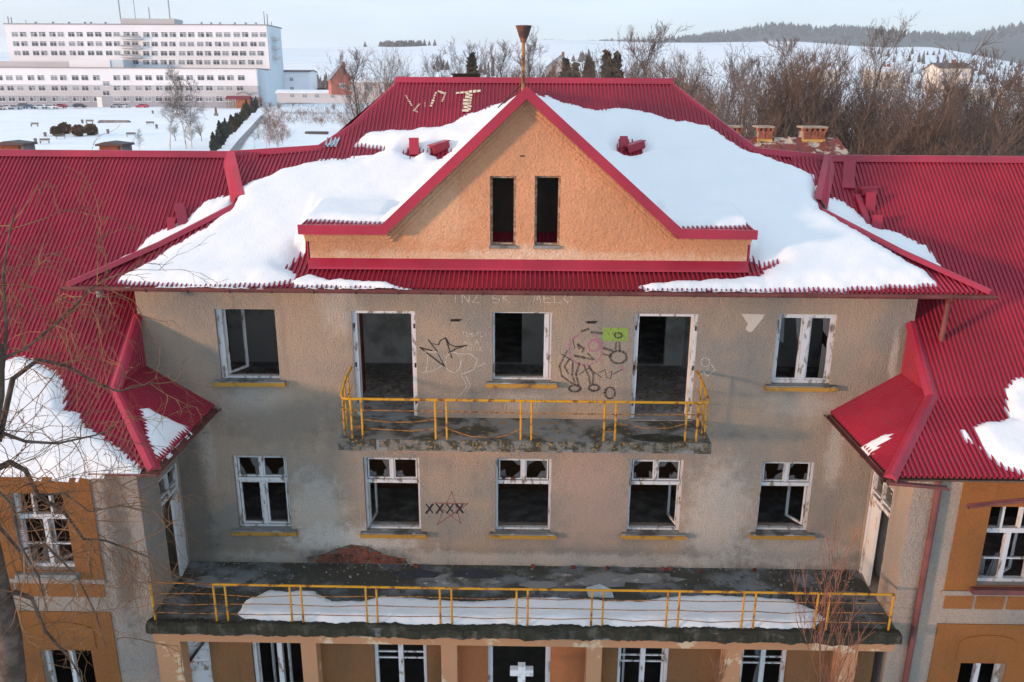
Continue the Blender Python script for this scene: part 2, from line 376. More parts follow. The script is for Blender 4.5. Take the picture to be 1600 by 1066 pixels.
# far woods as masses of small conifers / bare trees
def cone_wood(name, label, spots, mat):
    mb = MB()
    for (x, y, z, h, r) in spots:
        n = len(mb.v); k = 5; ph = random.random() * 6
        for i in range(k): mb.v.append((x + r * math.cos(ph + 6.283 * i / k), y + r * math.sin(ph + 6.283 * i / k), z + h * random.uniform(.02, .12)))
        for i in range(k): mb.v.append((x + r * .55 * math.cos(ph + .5 + 6.283 * i / k), y + r * .55 * math.sin(ph + .5 + 6.283 * i / k), z + h * random.uniform(.45, .6)))
        mb.v.append((x, y, z + h))
        for i in range(k):
            j = (i + 1) % k
            mb.f += [(n + i, n + j, n + k + i), (n + j, n + k + j, n + k + i), (n + k + i, n + k + j, n + 2 * k)]; mb.m += [0] * 3
    return tag(mb.build(name, mat), label, kind='stuff')
sp_ = []
for i in range(1500):
    a = R(random.uniform(-2, 36)); d = random.uniform(2950, 3480)
    sp_.append((d * math.sin(a), d * math.cos(a), back_z(a, d) - 4, random.uniform(14, 26), random.uniform(5, 9)))
cone_wood('forest', 'dark conifer forest along the far skyline', sp_, M['darkforest'])
sp_ = []
for i in range(260):
    a = R(random.gauss(-8.1, .65)); d = random.uniform(1380, 1500)
    sp_.append((d * math.sin(a), d * math.cos(a), hill_z(a, d) - 2, random.uniform(7, 13), random.uniform(3, 4.5)))
for i in range(420):
    a = R(random.uniform(21, 33)); d = random.uniform(700, 1250)
    if random.random() < (math.degrees(a) - 20) / 12: sp_.append((d * math.sin(a), d * math.cos(a), hill_z(a, d) - 1, random.uniform(6, 12), random.uniform(1.4, 2.6)))
for (a0, d0, n_) in ((-13.6, 640, 40), (-12.6, 660, 22), (-10.9, 640, 14), (-5.5, 900, 10), (3.5, 950, 10), (-2.5, 800, 8)):
    for i in range(n_):
        a = R(a0 + random.gauss(0, .45)); d = d0 + random.gauss(0, 20)
        sp_.append((d * math.sin(a), d * math.cos(a), hill_z(a, d) - 1, random.uniform(6, 14), random.uniform(1.6, 3)))
cone_wood('distant_grove', 'scattered groves on the snowy slopes', sp_, simple('hazy_grove', (.10, .085, .085), 1, .3, .02))

# ================================================================== THE ABANDONED BUILDING
BLD = tag(empty('abandoned_building', (0, 0, 0)), 'abandoned three storey building with red corrugated roof, gable and two wings', 'building')
PER = .0935; RIB = .042
PROF = ((0, 0), (.50, 0), (.62, 1), (.86, 1))
def cuts(poly, x, ax):
    """intervals of the other axis where the line (axis ax = x) lies inside the plan polygon"""
    o = 1 - ax; r = []
    for i in range(len(poly)):
        p, q = poly[i], poly[(i + 1) % len(poly)]
        if (p[ax] <= x) != (q[ax] <= x): r.append(p[o] + (q[o] - p[o]) * (x - p[ax]) / (q[ax] - p[ax]))
    r.sort(); return list(zip(r[::2], r[1::2]))
def sheet(name, poly, zf, kinks=(), along=1, parent=BLD, per=PER, rib=RIB, mat=None, phase=0.):
    """corrugated sheeting over a plan polygon; ribs run along Y (along=1) or X (along=0)"""
    ax = 1 - along; lo = min(p[ax] for p in poly) + 1e-4; hi = max(p[ax] for p in poly) - 1e-4
    us = []; k = math.floor(lo / per)
    while k * per < hi:
        for (f, h) in PROF:
            u = (k + f) * per + phase
            if lo <= u <= hi: us.append((u, h))
        k += 1
    us = [(lo, 0)] + us + [(hi, 0)]
    mb = MB(); prev = None
    for (u, h) in us:
        cols = []
        for (a, b_) in cuts(poly, u, ax):
            vs_ = [a] + [q for q in kinks if a + .01 < q < b_ - .01] + [b_]
            ids = []
            for v in vs_:
                x, y = (u, v) if along == 1 else (v, u)
                ids.append((len(mb.v), v)); mb.v.append((x, y, zf(x, y) + h * rib))
            cols.append(ids)
        if prev is not None:
            for A in prev:
                for B in cols:
                    if min(A[-1][1], B[-1][1]) - max(A[0][1], B[0][1]) < -.3 * per * 30: continue
                    if len(prev) != len(cols) and (abs(A[0][1] - B[0][1]) > .6 and abs(A[-1][1] - B[-1][1]) > .6): continue
                    if len(prev) == len(cols) and prev.index(A) != cols.index(B): continue
                    # stitch from both ends
                    i = j = 0
                    while i < len(A) - 1 or j < len(B) - 1:
                        if i < len(A) - 1 and j < len(B) - 1 and abs(A[i + 1][1] - B[j + 1][1]) < .02:
                            mb.f.append((A[i][0], B[j][0], B[j + 1][0], A[i + 1][0])); mb.m.append(0); i += 1; j += 1
                        elif j >= len(B) - 1 or (i < len(A) - 1 and A[i + 1][1] < B[j + 1][1] and i < len(A) - 2):
                            mb.f.append((A[i][0], B[j][0], A[i + 1][0])); mb.m.append(0); i += 1
                        elif i >= len(A) - 1 or j < len(B) - 2:
                            mb.f.append((A[i][0], B[j][0], B[j + 1][0])); mb.m.append(0); j += 1
                        else:
                            mb.f.append((A[i][0], B[j][0], B[j + 1][0], A[i + 1][0])); mb.m.append(0); i += 1; j += 1
        prev = cols
    return mb.build(name, mat or M['roof'], parent)

FRONT = [(-8.75, -.78), (8.9, -.78), (8.9, -.72), (6.45, 1.73), (6.5, 2.1), (7.1, 3.5), (5.5, 3.85), (4.95, 4.6), (3.69, 6.0), (-3.19, 6.0), (-4.2, 4.6), (-4.87, 3.85), (-6.9, 3.5), (-6.28, 2.1), (-6.3, 1.73), (-8.75, -.72)]
front = sheet('front_roof_slope', FRONT, lambda x, y: zfront(y), (0, 3.85, 4.6))
zl = lambda x, y: zfront(-.72 + min(x + 8.75, 8.9 - x, 4.9))
sheet('side_roof_slope', [(-8.75, -.72), (-6.3, 1.73), (-6.28, 2.1), (-6.9, 3.5), (-6.9, 12.5), (-8.75, 13)], zl, (), 0)
sheet('side_roof_slope', [(8.9, -.72), (6.45, 1.73), (6.5, 2.1), (7.1, 3.5), (7.1, 12.5), (8.9, 13)], zl, (), 0)
mb = MB(); A1, A2 = (-3.19, 6, 15.16), (3.69, 6, 15.16); B1, B2, C1, C2 = (-4.87, 3.86, 13.57), (5.5, 3.86, 13.57), (-4.87, 8.15, 13.57), (5.5, 8.15, 13.57)
mb.poly([A1, C1, C2, A2]); mb.poly([A1, B1, C1]); mb.poly([A2, C2, B2]); mb.poly([C1, (-8.75, 13, 11.2), (8.9, 13, 11.2), C2])
mb.poly([B1, (-6.9, 3.5, 13.3), (-8.75, 13, 11.2), C1]); mb.poly([B2, C2, (8.9, 13, 11.2), (7.1, 3.5, 13.3)])
mb.build('rear_roof_slope', M['roof'], BLD)
# wings: upper slope, flared eave, inner flare, cheek
for s in (-1, 1):
    up = [(s * 7.84, -1.3), (s * 7.84, 0), (s * 7.86, 1.02), (s * 6.2, 1.7), (s * 6.2, 3.5), (s * 30, 3.5), (s * 30, -1.3)]
    sheet('wing_roof_slope', up, lambda x, y: 9.36 + (y + 1.3) * (4.1 / 4.8), (1.02,), per=.0935, phase=.02)
    sheet('wing_roof_flare', [(s * 6.47, -3.0), (s * 7.82, -1.3), (s * 30, -1.3), (s * 30, -3.0)], lambda x, y: 8.5 + (y + 3) * (.86 / 1.7), (), phase=.02)
    sheet('inner_roof_flare', [(s * 6.47, -3.0), (s * 7.82, -1.3), (s * 7.82, 0.0), (s * 6.47, 0.0)], lambda x, y: 9.36 - (7.82 - abs(x)) * (.86 / 1.35), (), 0)
    mb = MB(); x = s * 7.83                          # ribbed upright cheek beside the main wall
    k = 0; yv = -1.3
    cols = []
    while yv < 0.001:
        for f, h in PROF:
            y2 = min(0, yv + f * PER); cols.append((y2, x - s * h * .02, 9.36 + (y2 + 1.3) * (4.1 / 4.8)))
        yv += PER
    for a, c in zip(cols, cols[1:]):
        if c[0] > a[0]: mb.poly([(a[1], a[0], 9.34), (c[1], c[0], 9.34), (c[1], c[0], c[2]), (a[1], a[0], a[2])])
    mb.build('roof_cheek', M['roof'], BLD)
    mb = MB().poly([(s * 30, 3.5, 13.46), (s * 6, 3.5, 13.46), (s * 6, 10, 8.3), (s * 30, 10, 8.3)]); mb.build('rear_wing_slope', M['roof'], BLD)

def cap(name, pts, w, drop=.05, lift=.045, mat=None, nrm=None):
    """folded metal flashing laid along a line: ridge in the middle, two wings falling off"""
    mb = MB(); pts = [Vector(p) for p in pts]; rows = []
    for i, p in enumerate(pts):
        d = pts[min(i + 1, len(pts) - 1)] - pts[max(i - 1, 0)]; h = Vector((d.x, d.y, 0))
        side = Vector((d.y, -d.x, 0)); side.normalize()
        dl, dr = drop if isinstance(drop, tuple) else (drop, drop)
        rows.append([p - side * w + Vector((0, 0, lift - dl)), p - side * .035 + Vector((0, 0, lift)), p + side * .035 + Vector((0, 0, lift)), p + side * w + Vector((0, 0, lift - dr))])
    for a, c in zip(rows, rows[1:]):
        for k in range(3): mb.poly([a[k], a[k + 1], c[k + 1], c[k]])
    for r in (rows[0], rows[-1]): mb.poly(r)
    return mb.build(name, mat or M['trim'], BLD)
cap('ridge_cap', [(-3.3, 6.0, 15.17), (3.8, 6.0, 15.17)], .16, (.12, .14))
for s, xr, pts in ((-1, 0, [(-3.15, 6.05, 15.17), (-4.2, 4.6, 14.06), (-4.87, 3.85, 13.6), (-6.9, 3.52, 13.47)]), (1, 0, [(3.65, 6.05, 15.17), (4.95, 4.6, 14.06), (5.5, 3.85, 13.6), (7.1, 3.52, 13.47)])):
    cap('hip_cap', pts, .15, (.13, .13) if s < 0 else (.13, .13))
cap('hip_cap', [(-8.78, -.75, 11.30), (-7.5, .53, 11.85), (-6.3, 1.73, 12.48)], .14, (.09, .07))
cap('hip_cap', [(8.93, -.75, 11.30), (7.7, .48, 11.83), (6.45, 1.73, 12.48)], .14, (.07, .09))
for s, xe in ((-1, -6.9), (1, 7.1)):
    cap('ridge_cap', [(xe - s * .05, 3.5, 13.47), (s * 30, 3.5, 13.47)], .17, .14)
    # eave corner to kink, then up beside the cheek
    cap('hip_cap', [(s * 6.45, -3.03, 8.52), (s * 7.84, -1.3, 9.38), (s * 7.87, -.02, 10.47)], .12, (.07, .07))
# the stepped flashing where wing slope and main slope meet
for s, a, c in ((-1, (-6.9, 3.45, 13.46), (-6.24, 1.95, 12.62)), (1, (7.1, 3.45, 13.46), (6.46, 1.95, 12.62))):
    a, c = Vector(a), Vector(c); sd = Vector((s * .18, .05, 0))
    mb = MB().poly([a, c, c + sd + Vector((0, 0, -.22)), a + sd + Vector((0, 0, -.10))]).poly([a, c, c - sd * .9 + Vector((0, 0, .03)), a - sd * .9 + Vector((0, 0, .02))])
    for i in range(len(mb.v)): mb.v[i] = (mb.v[i][0], mb.v[i][1], mb.v[i][2] + .06)
    mb.build('corner_flashing', M['trim'], BLD)
mb = MB().box(-.13, .13, -.45, .45, 0, .05, mat=Matrix.Translation((7.42, 3.05, 13.11)) @ Matrix.Rotation(R(-18), 4, 'Z') @ Matrix.Rotation(R(40), 4, 'X'))
mb.build('flashing_strip', M['trim'], BLD)
# apron flashing at the foot of the gable
mb = MB().prism([(-4.24, -.03, 11.70), (-4.24, -.05, 11.58), (-4.24, -.20, 11.52), (-4.24, -.18, 11.56), (-4.24, -.02, 11.71)], (8.7, 0, 0))
mb.build('apron_flashing', M['trim'], BLD)
mb = MB().box(-4.29, -4.255, -.02, 1.2, 11.5, 12.3).box(4.455, 4.49, -.02, 1.2, 11.5, 12.3); mb.build('side_flashing', M['trim'], BLD)

# ---- walls with real openings
def wall_grid(name, mat, u0, u1, w0, w1, holes, P, thick, parent=BLD, reveal=None, label=None):
    us = sorted({u0, u1} | {h[0] for h in holes} | {h[1] for h in holes}); ws = sorted({w0, w1} | {h[2] for h in holes} | {h[3] for h in holes})
    us = [u for u in us if u0 <= u <= u1]; ws = [w for w in ws if w0 <= w <= w1]
    inside = lambda u, w: any(h[0] < u < h[1] and h[2] < w < h[3] for h in holes)
    mb = MB()
    for a, c in zip(us, us[1:]):
        for d, e in zip(ws, ws[1:]):
            if inside((a + c) / 2, (d + e) / 2): continue
            mb.poly([P(a, d, 0), P(c, d, 0), P(c, e, 0), P(a, e, 0)]); mb.poly([P(a, d, thick), P(a, e, thick), P(c, e, thick), P(c, d, thick)], 1)
    for h in holes:
        a, c, d, e = h
        for q in (((a, d), (a, e)), ((c, e), (c, d)), ((c, d), (a, d)), ((a, e), (c, e))):
            (ua, wa), (ub, wb) = q
            mb.poly([P(ua, wa, 0), P(ub, wb, 0), P(ub, wb, thick), P(ua, wa, thick)])
    for q in (((u0, w0), (u0, w1)), ((u1, w1), (u1, w0)), ((u0, w1), (u1, w1)), ((u1, w0), (u0, w0))):
        (ua, wa), (ub, wb) = q
        mb.poly([P(ua, wa, 0), P(ub, wb, 0), P(ub, wb, thick), P(ua, wa, thick)])
    return mb.build(name, [mat, M['interior']], parent, label=label)
UPW = [(-6.27, -5.04, 9.10, 10.63), (-.6, .61, 9.13, 10.62), (5.18, 6.39, 9.12, 10.63)]
UPD = [(-3.47, -2.17, 8.30, 10.62), (2.30, 3.58, 8.30, 10.61)]
MIDW = [(-6.22, -5.05, 5.60, 7.37), (-3.39, -2.18, 5.58, 7.36), (-.54, .67, 5.60, 7.37), (2.35, 3.51, 5.63, 7.38), (5.17, 6.31, 5.67, 7.37)]
wall_grid('front_wall', M['plaster'], -7.86, 7.93, 3.9, 11.42, UPW + UPD + MIDW, lambda u, w, d: (u, d, w), .42)
for x, sgn in ((-7.86, 1), (7.93, -1)):
    mb = MB().box(min(x, x + sgn * .4), max(x, x + sgn * .4), .421, 12.4, 4, 11.25); mb.build('side_wall', M['plaster'], BLD)
MB().box(-7.86, 7.93, 12.4, 12.8, 0, 11.3).build('rear_wall', M['plaster'], BLD)
# gable wall
mb = MB()
gp = [(-4.23, 11.45), (4.44, 11.45), (4.44, 12.2), (3.07, 12.2), (.05, 14.95), (-2.74, 12.2), (-4.23, 12.2)]
GW = [(-.64, -.135, 11.98, 13.34), (.23, .735, 11.98, 13.35)]
def gable_top(x): return 12.2 if (x < -2.74 or x > 3.07) else (12.2 + (x + 2.74) * 2.75 / 2.79 if x < .05 else 14.95 - (x - .05) * 2.75 / 3.02)
xs = sorted([-4.23, -2.74, -.64, -.135, .05, .23, .735, 3.07, 4.44])
for a, c in zip(xs, xs[1:]):
    h = [g for g in GW if g[0] <= a and c <= g[1]]
    spans = [(11.45, h[0][2]), (h[0][3], None)] if h else [(11.45, None)]
    for lo, hi in spans:
        mb.poly([(a, -.02, lo), (c, -.02, lo), (c, -.02, hi or gable_top(c - 1e-6 if c != 3.07 else c - 1e-6)), (a, -.02, hi or gable_top(a + 1e-6))])
for (a, c, d, e) in GW:
    for q in (((a, d), (a, e)), ((c, e), (c, d)), ((c, d), (a, d)), ((a, e), (c, e))):
        mb.poly([(q[0][0], -.02, q[0][1]), (q[1][0], -.02, q[1][1]), (q[1][0], .3, q[1][1]), (q[0][0], .3, q[0][1])])
mb.poly([(-4.23, -.02, 11.45), (-4.23, -.02, 12.2), (-4.23, 2, 12.2), (-4.23, 2, 11.45)]); mb.poly([(4.44, -.02, 11.45), (4.44, 2, 11.45), (4.44, 2, 12.2), (4.44, -.02, 12.2)])
mb.build('gable_wall', M['gable'], BLD)
# dark attic behind the gable windows
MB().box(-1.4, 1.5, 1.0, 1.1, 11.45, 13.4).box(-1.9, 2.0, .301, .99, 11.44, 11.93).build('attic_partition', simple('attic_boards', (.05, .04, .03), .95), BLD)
for (a, c, d, e) in GW:
    f = MB(); y0, y1 = .08, .16; t = .045
    f.box(a, a + t, y0, y1, d, e).box(c - t, c, y0, y1, d, e).box(a + t, c - t, y0, y1, e - t, e).box(a + t, c - t, y0, y1, d, d + t)
    w = f.build('gable_window', two_tone('weathered_wood', (.20, .13, .09), (.36, .28, .22), 12, .45, .6, .9, .003), BLD)
    MB().box(a - .02, c + .02, -.06, .3, d - .05, d + .012).build('sill', M['concrete'], w)
MB().box(-.06, .02, -.028, -.019, 13.71, 13.735).build('dark_gable_hole', M['black'], BLD)  # black plate painting in the darkness of a small hole
# moulded cornice under the rakes and shoulders
def rake_pts(off, y): # polyline shifted inwards by off
    return [Vector((-4.30, y, 12.25 - off)), Vector((-2.70 + off * .55, y, 12.25 - off)), Vector((.05, y, 14.86 - off * 1.38)), Vector((3.02 - off * .55, y, 12.25 - off)), Vector((4.48, y, 12.25 - off))]
for off, yb, th in ((.0, -.16, .07), (.075, -.11, .06), (.14, -.07, .06)):
    mb = MB()
    A = rake_pts(off, yb); B = rake_pts(off + th, yb)
    for i in range(4):
        a, c, d, e = A[i], A[i + 1], B[i + 1], B[i]
        mb.poly([e, d, c, a]); back = Vector((0, -.021 - yb, 0)); mb.poly([e + back, e, a, a + back][::-1] if i == 0 else [a, c, c + back, a + back]); mb.poly([e, d, d + back, e + back])
    mb.build('cornice_moulding', M['gable'], BLD)
# red fascia along shoulders and rakes
def fascia(pts_t, pts_b, y0, y1):
    mb = MB()
    for i in range(len(pts_t) - 1):
        a, c, d, e = pts_t[i], pts_t[i + 1], pts_b[i + 1], pts_b[i]
        F = lambda p, y: (p[0], y, p[1])
        mb.poly([F(e, y0), F(d, y0), F(c, y0), F(a, y0)]); mb.poly([F(a, y0), F(c, y0), F(c, y1), F(a, y1)]); mb.poly([F(e, y0), F(e, y1), F(d, y1), F(d, y0)]); mb.poly([F(a, y1), F(c, y1), F(d, y1), F(e, y1)])
    for i in (0, -1): mb.poly([(pts_t[i][0], y0, pts_t[i][1]), (pts_b[i][0], y0, pts_b[i][1]), (pts_b[i][0], y1, pts_b[i][1]), (pts_t[i][0], y1, pts_t[i][1])])
    return mb.build('gable_fascia', M['trim'], BLD)
fascia([(-4.36, 12.41), (-2.74, 12.42), (.05, 15.01), (3.07, 12.39), (4.53, 12.37)], [(-4.36, 12.225), (-2.66, 12.23), (.05, 14.77), (3.00, 12.20), (4.53, 12.19)], -.31, -.24)
# gable roof: two slopes and the shoulders
sheet('gable_roof_slope', [(.05, -.28), (-2.85, -.28), (-2.85, 3.0), (-.3, 5.6), (.05, 5.75)], lambda x, y: 14.9 - .92 * abs(x - .05), (), 0)
sheet('gable_roof_slope', [(.05, -.28), (3.02, -.28), (3.02, 3.0), (.4, 5.6), (.05, 5.75)], lambda x, y: 14.9 - .92 * abs(x - .05), (), 0)
sheet('gable_shoulder_roof', [(-4.33, -.25), (-2.7, -.25), (-2.7, 1.8), (-4.33, 1.8)], lambda x, y: 12.36 + .06 * (y + .3), ())
sheet('gable_shoulder_roof', [(4.5, -.25), (3.0, -.25), (3.0, 1.8), (4.5, 1.8)], lambda x, y: 12.33 + .06 * (y + .3), ())
MB().tube([(-.5, .4, 14.6), (-.05, -.27, 15.02)], .012, 5).build('loose_rod', M['black'], BLD)

# ---- gutters and downspouts
def gutter(a, c, r=.065, every=.78):
    a, c = Vector(a), Vector(c); d = (c - a).normalized(); n = Vector((d.y, -d.x, 0)); mb = MB(); k = 7
    for i in range(k):
        t0, t1 = math.pi * i / k, math.pi * (i + 1) / k
        P0 = n * (r * math.cos(t0)) - Vector((0, 0, r * math.sin(t0))); P1 = n * (r * math.cos(t1)) - Vector((0, 0, r * math.sin(t1)))
        mb.poly([a + P0, a + P1, c + P1, c + P0]); mb.poly([a + P0 * .88, c + P0 * .88, c + P1 * .88, a + P1 * .88])
    mb.tube([a + n * r, c + n * r], .011, 5)
    g = mb.build('gutter', M['gutter'], BLD, smooth=False)
    L_ = (c - a).length; k = int(L_ / every)
    pts = [n * (r * 1.12 * math.cos(t)) - Vector((0, 0, r * 1.12 * math.sin(t))) for t in [math.pi * j / 5 for j in range(6)]]
    bm_ = None
    for i in range(k + 1):
        p = a + d * (i * L_ / max(k, 1)) * .995 + d * .02
        if bm_ is None: o = MB().tube(pts, .011, 4).build('bracket', M['gutter'], g); bm_ = o.data
        else: o = link_mesh('bracket', bm_, g)
        o.location = p
    return g
gutter((-8.85, -.84, 11.27), (9.0, -.84, 11.25), .075)
for s in (-1, 1):
    gutter((s * 6.40, 0, 8.46) if s < 0 else (s * 6.40, -3.0, 8.46), (s * 6.40, -3.0, 8.46) if s < 0 else (s * 6.40, 0, 8.46), .055)
gutter((-7.6, -3.06, 8.45), (-6.40, -3.06, 8.45), .06)
gutter((-30, -3.06, 8.47), (-9.5, -3.06, 8.45), .06)
gutter((6.40, -3.06, 8.45), (7.45, -3.06, 8.36), .06)
# the sagging broken gutter on the right wing
gutter((7.9, -3.0, 7.98), (10.6, -3.1, 8.42), .06)
MB().tube([(8.32, -.62, 11.2), (8.34, -.4, 11.0), (8.36, -.3, 10.0), (8.36, -.3, 9.92)], .055, 10).build('downspout', M['gutter'], BLD)
MB().tube([(-8.2, -.72, 11.2), (-8.2, -.72, 11.05)], .06, 10).build('downspout_stub', M['concrete'], BLD)
MB().tube([(6.55, -3.0, 8.40), (7.2, -2.4, 8.25), (7.85, -1.95, 8.05), (7.93, -1.93, 7.7), (7.93, -1.93, 0)], .06, 10).build('downspout', M['gutter'], BLD)
MB().box(-8.75, 8.9, -.74, .2, 11.17, 11.2).build('soffit', M['plaster'], BLD)
for s in (-1, 1):
    MB().prism([(s * 6.5, -2.98, 8.42), (s * 7.44, -2.98, 8.42), (s * 30, -2.98, 8.42), (s * 30, -1.85, 8.42), (s * 7.42, -1.85, 8.42), (s * 7.42, 0, 8.42), (s * 6.5, 0, 8.42)], (0, 0, .03)).build('wing_soffit', simple('dark_soffit_boards', (.09, .06, .045), .9), BLD)

# ---- interior: floors, ceilings, partitions
MB().box(-7.45, 7.52, .42, 12.4, 8.0, 8.25).build('upper_floor', M['rubblefloor'], BLD)
MB().box(-7.45, 7.52, .42, 12.4, 4.5, 4.72).build('middle_floor', M['rubblefloor'], BLD)
MB().box(-7.45, 7.52, .42, 12.4, 11.05, 11.15).build('upper_ceiling', M['ceiling'], BLD)
MB().box(-7.45, 7.52, .42, 12.4, 7.9, 7.99).build('middle_ceiling', M['ceiling'], BLD)
for x in (-4.15, -1.25, 1.5, 4.15):
    MB().box(x - .08, x + .08, .43, 3.7, 8.25, 11.05).build('partition', M['interior'], BLD)
    MB().box(x - .08, x + .08, .43, 3.7, 4.72, 7.9).build('partition', M['interior'], BLD)
wall_grid('corridor_wall', M['interior'], -7.4, 7.5, 8.25, 11.05, [(-6.2, -5.4, 8.26, 10.4), (-2.5, -1.6, 8.26, 10.4), (-.9, .0, 8.26, 10.4), (2.9, 3.6, 8.26, 10.3), (5.0, 5.9, 8.26, 10.4)], lambda u, w, d: (u, 3.7 + d, w), .15)
MB().box(-7.4, 7.5, 3.7, 3.85, 4.72, 7.9).build('corridor_wall', M['brown'], BLD)
MB().box(-3.95, -3.6, 1.4, 1.75, 8.25, 11.05).build('brick_pier', M['brick'], BLD)
mb = MB(); rnd = random.Random(3)
for i in range(900):
    x = rnd.choice((-3.0, -2.9, 0., 2.9, 2.9, -5.6, 5.7)) + rnd.gauss(0, .6); y = rnd.uniform(.5, 3.5); q = rnd.uniform(.01, .05)
    mt = Matrix.Translation((x, y, 8.255 + q * .4)) @ Matrix.Rotation(rnd.random() * 6, 4, 'Z') @ Matrix.Rotation(rnd.uniform(-.5, .5), 4, 'X')
    mb.box(-q * rnd.uniform(.7, 2), q, -q, q * rnd.uniform(.6, 2), -q * .4, q * .4, mat=mt)
tag(mb.build('rubble', M['mortar'], BLD), kind='stuff')

# ---- windows and doors of the main front
def frame_box(mb, a, c, d, e, y0, y1, t):
    return mb.box(a, a + t, y0, y1, d, e).box(c - t, c, y0, y1, d, e).box(a + t, c - t, y0, y1, e - t, e).box(a + t, c - t, y0, y1, d, d + t)
def sill(parent, a, c, z, yel=True, y=-.13):
    s = MB().box(a - .13, c + .13, y, .0, z - .105, z - .02)
    s.build('sill', M['sillyellow'], parent); MB().box(a + .001, c - .001, .013, .14, z - .06, z + .01).build('sill_board', M['concrete'], parent)
    MB().box(a - .12, c + .12, y + .012, .012, z - .0195, z + .004).build('sill_top', M['concrete'], parent)
def sash(parent, x, z0, z1, w, ang, hinge_left, y=.14, t=.05, pane=None):
    mb = MB(); s = 1 if hinge_left else -1
    mt = Matrix.Translation((x, y, 0)) @ Matrix.Rotation(R(ang) * s, 4, 'Z')
    a, c = (0, w) if hinge_left else (-w, 0)
    for q in ((a, a + t, z0, z1), (c - t, c, z0, z1), (a + t, c - t, z1 - t, z1), (a + t, c - t, z0, z0 + t)):
        mb.box(q[0], q[1], 0, .04, q[2], q[3], mat=mt)
    o = mb.build('sash', M['whitepaint'], parent)
    return o
def shards(parent, a, c, d, e, y, rnd, n=3):
    """remains of broken panes wedged in the corners of a light"""
    w, h = c - a, e - d
    for k in range(n):
        cx, cz = rnd.choice(((a, d), (c, d), (a, e), (c, e))); sx = 1 if cx == a else -1; sz = 1 if cz == d else -1
        p = [(cx, y, cz), (cx + sx * w * rnd.uniform(.15, .5), y, cz), (cx + sx * w * rnd.uniform(.1, .35), y, cz + sz * h * rnd.uniform(.2, .6)), (cx, y, cz + sz * h * rnd.uniform(.25, .7))]
        MB().prism(p, (0, .004, 0)).build('glass_shard', M['shard'], parent); y += .006
rnd = random.Random(11)
def mid_window(h, i):
    a, c, d, e = h; zt = d + (e - d) * .66; mb = MB()
    frame_box(mb, a, c, d, e, .10, .20, .052)
    mb.box(a + .052, c - .052, .09, .2, zt - .04, zt + .04); xm = (a + c) / 2
    mb.box(xm - .03, xm + .03, .11, .19, zt + .05, e - .065)
    frame_box(mb, a + .07, xm - .035, zt + .055, e - .07, .12, .17, .028); frame_box(mb, xm + .035, c - .07, zt + .055, e - .07, .12, .17, .028)
    if i == 0:
        mb.box(xm - .045, xm + .045, .10, .19, d + .065, zt - .05)
        frame_box(mb, a + .07, xm - .05, d + .07, zt - .055, .12, .17, .035); frame_box(mb, xm + .05, c - .07, d + .07, zt - .055, .12, .17, .035)
    w = mb.build('window', M['whitepaint'], BLD)
    sill(w, a, c, d)
    shards(w, a + .1, xm - .065, zt + .085, e - .1, .145, rnd, 3); shards(w, xm + .065, c - .1, zt + .085, e - .1, .145, rnd, 3)
    if i == 1: sash(w, a + .07, d + .07, zt - .06, .5, 82, True, .2)
    if i == 3: sash(w, c - .07, d + .07, zt - .06, .5, 78, False, .2)
    if i == 4: sash(w, a + .07, d + .07, zt - .06, .5, 75, True, .2); sash(w, c - .07, d + .07, zt - .06, .5, 60, False, .2)
    if i == 2:
        for xq in (a + .17, a + .36): MB().box(xq - .03, xq + .04, .09, .16, zt + .052, zt + .10).build('brick_chip', M['brick'], w)
for i, h in enumerate(MIDW): mid_window(h, i)
for i, h in enumerate(UPW):
    a, c, d, e = h; mb = MB(); t = .06
    if i == 0: mb.box(a, a + .11, .08, .2, d, e).box(a + .11, c, .1, .2, d, d + .05).box(c - .025, c, .1, .2, d + .05, e)
    elif i == 1: frame_box(mb, a, c, d, e, .10, .2, .045); mb.box(c - .15, c - .05, .09, .19, d + .05, e - .05)
    else:
        frame_box(mb, a, c, d, e, .08, .2, .07); xm = (a + c) / 2 + .02; mb.box(xm - .07, xm + .07, .08, .19, d + .07, e - .07); frame_box(mb, a + .075, xm - .075, d + .075, e - .075, .1, .16, .03); frame_box(mb, xm + .075, c - .075, d + .075, e - .075, .1, .16, .03)
    w = mb.build('window', M['whitepaint'], BLD); sill(w, a, c, d)
    if i == 0: sash(w, a + .11, d + .06, e - .03, .55, 62, True, .2)
    if i == 2:
        for (p0, p1) in ((a + .105, xm - .105), (xm + .105, c - .105)): shards(w, p0, p1, d + .105, e - .105, .125, random.Random(int(p0 * 9)), 2)
for i, h in enumerate(UPD):
    a, c, d, e = h; mb = MB(); t = .09
    mb.box(a, a + t, .04, .3, d, e).box(c - t, c, .04, .3, d, e).box(a + t, c - t, .04, .3, e - .06, e)
    dr = mb.build('door_frame', M['whitepaint'], BLD)
    MB().box(a - .02, c + .02, -.06, .42, d - .04, d + .02).build('threshold', M['concrete'], dr)
    for z in (d + .3, d + 1.1, d + 1.95):
        for xq in (a + .02, c - .05): MB().box(xq, xq + .03, .028, .0395, z, z + .1).build('hinge', M['black'], dr)

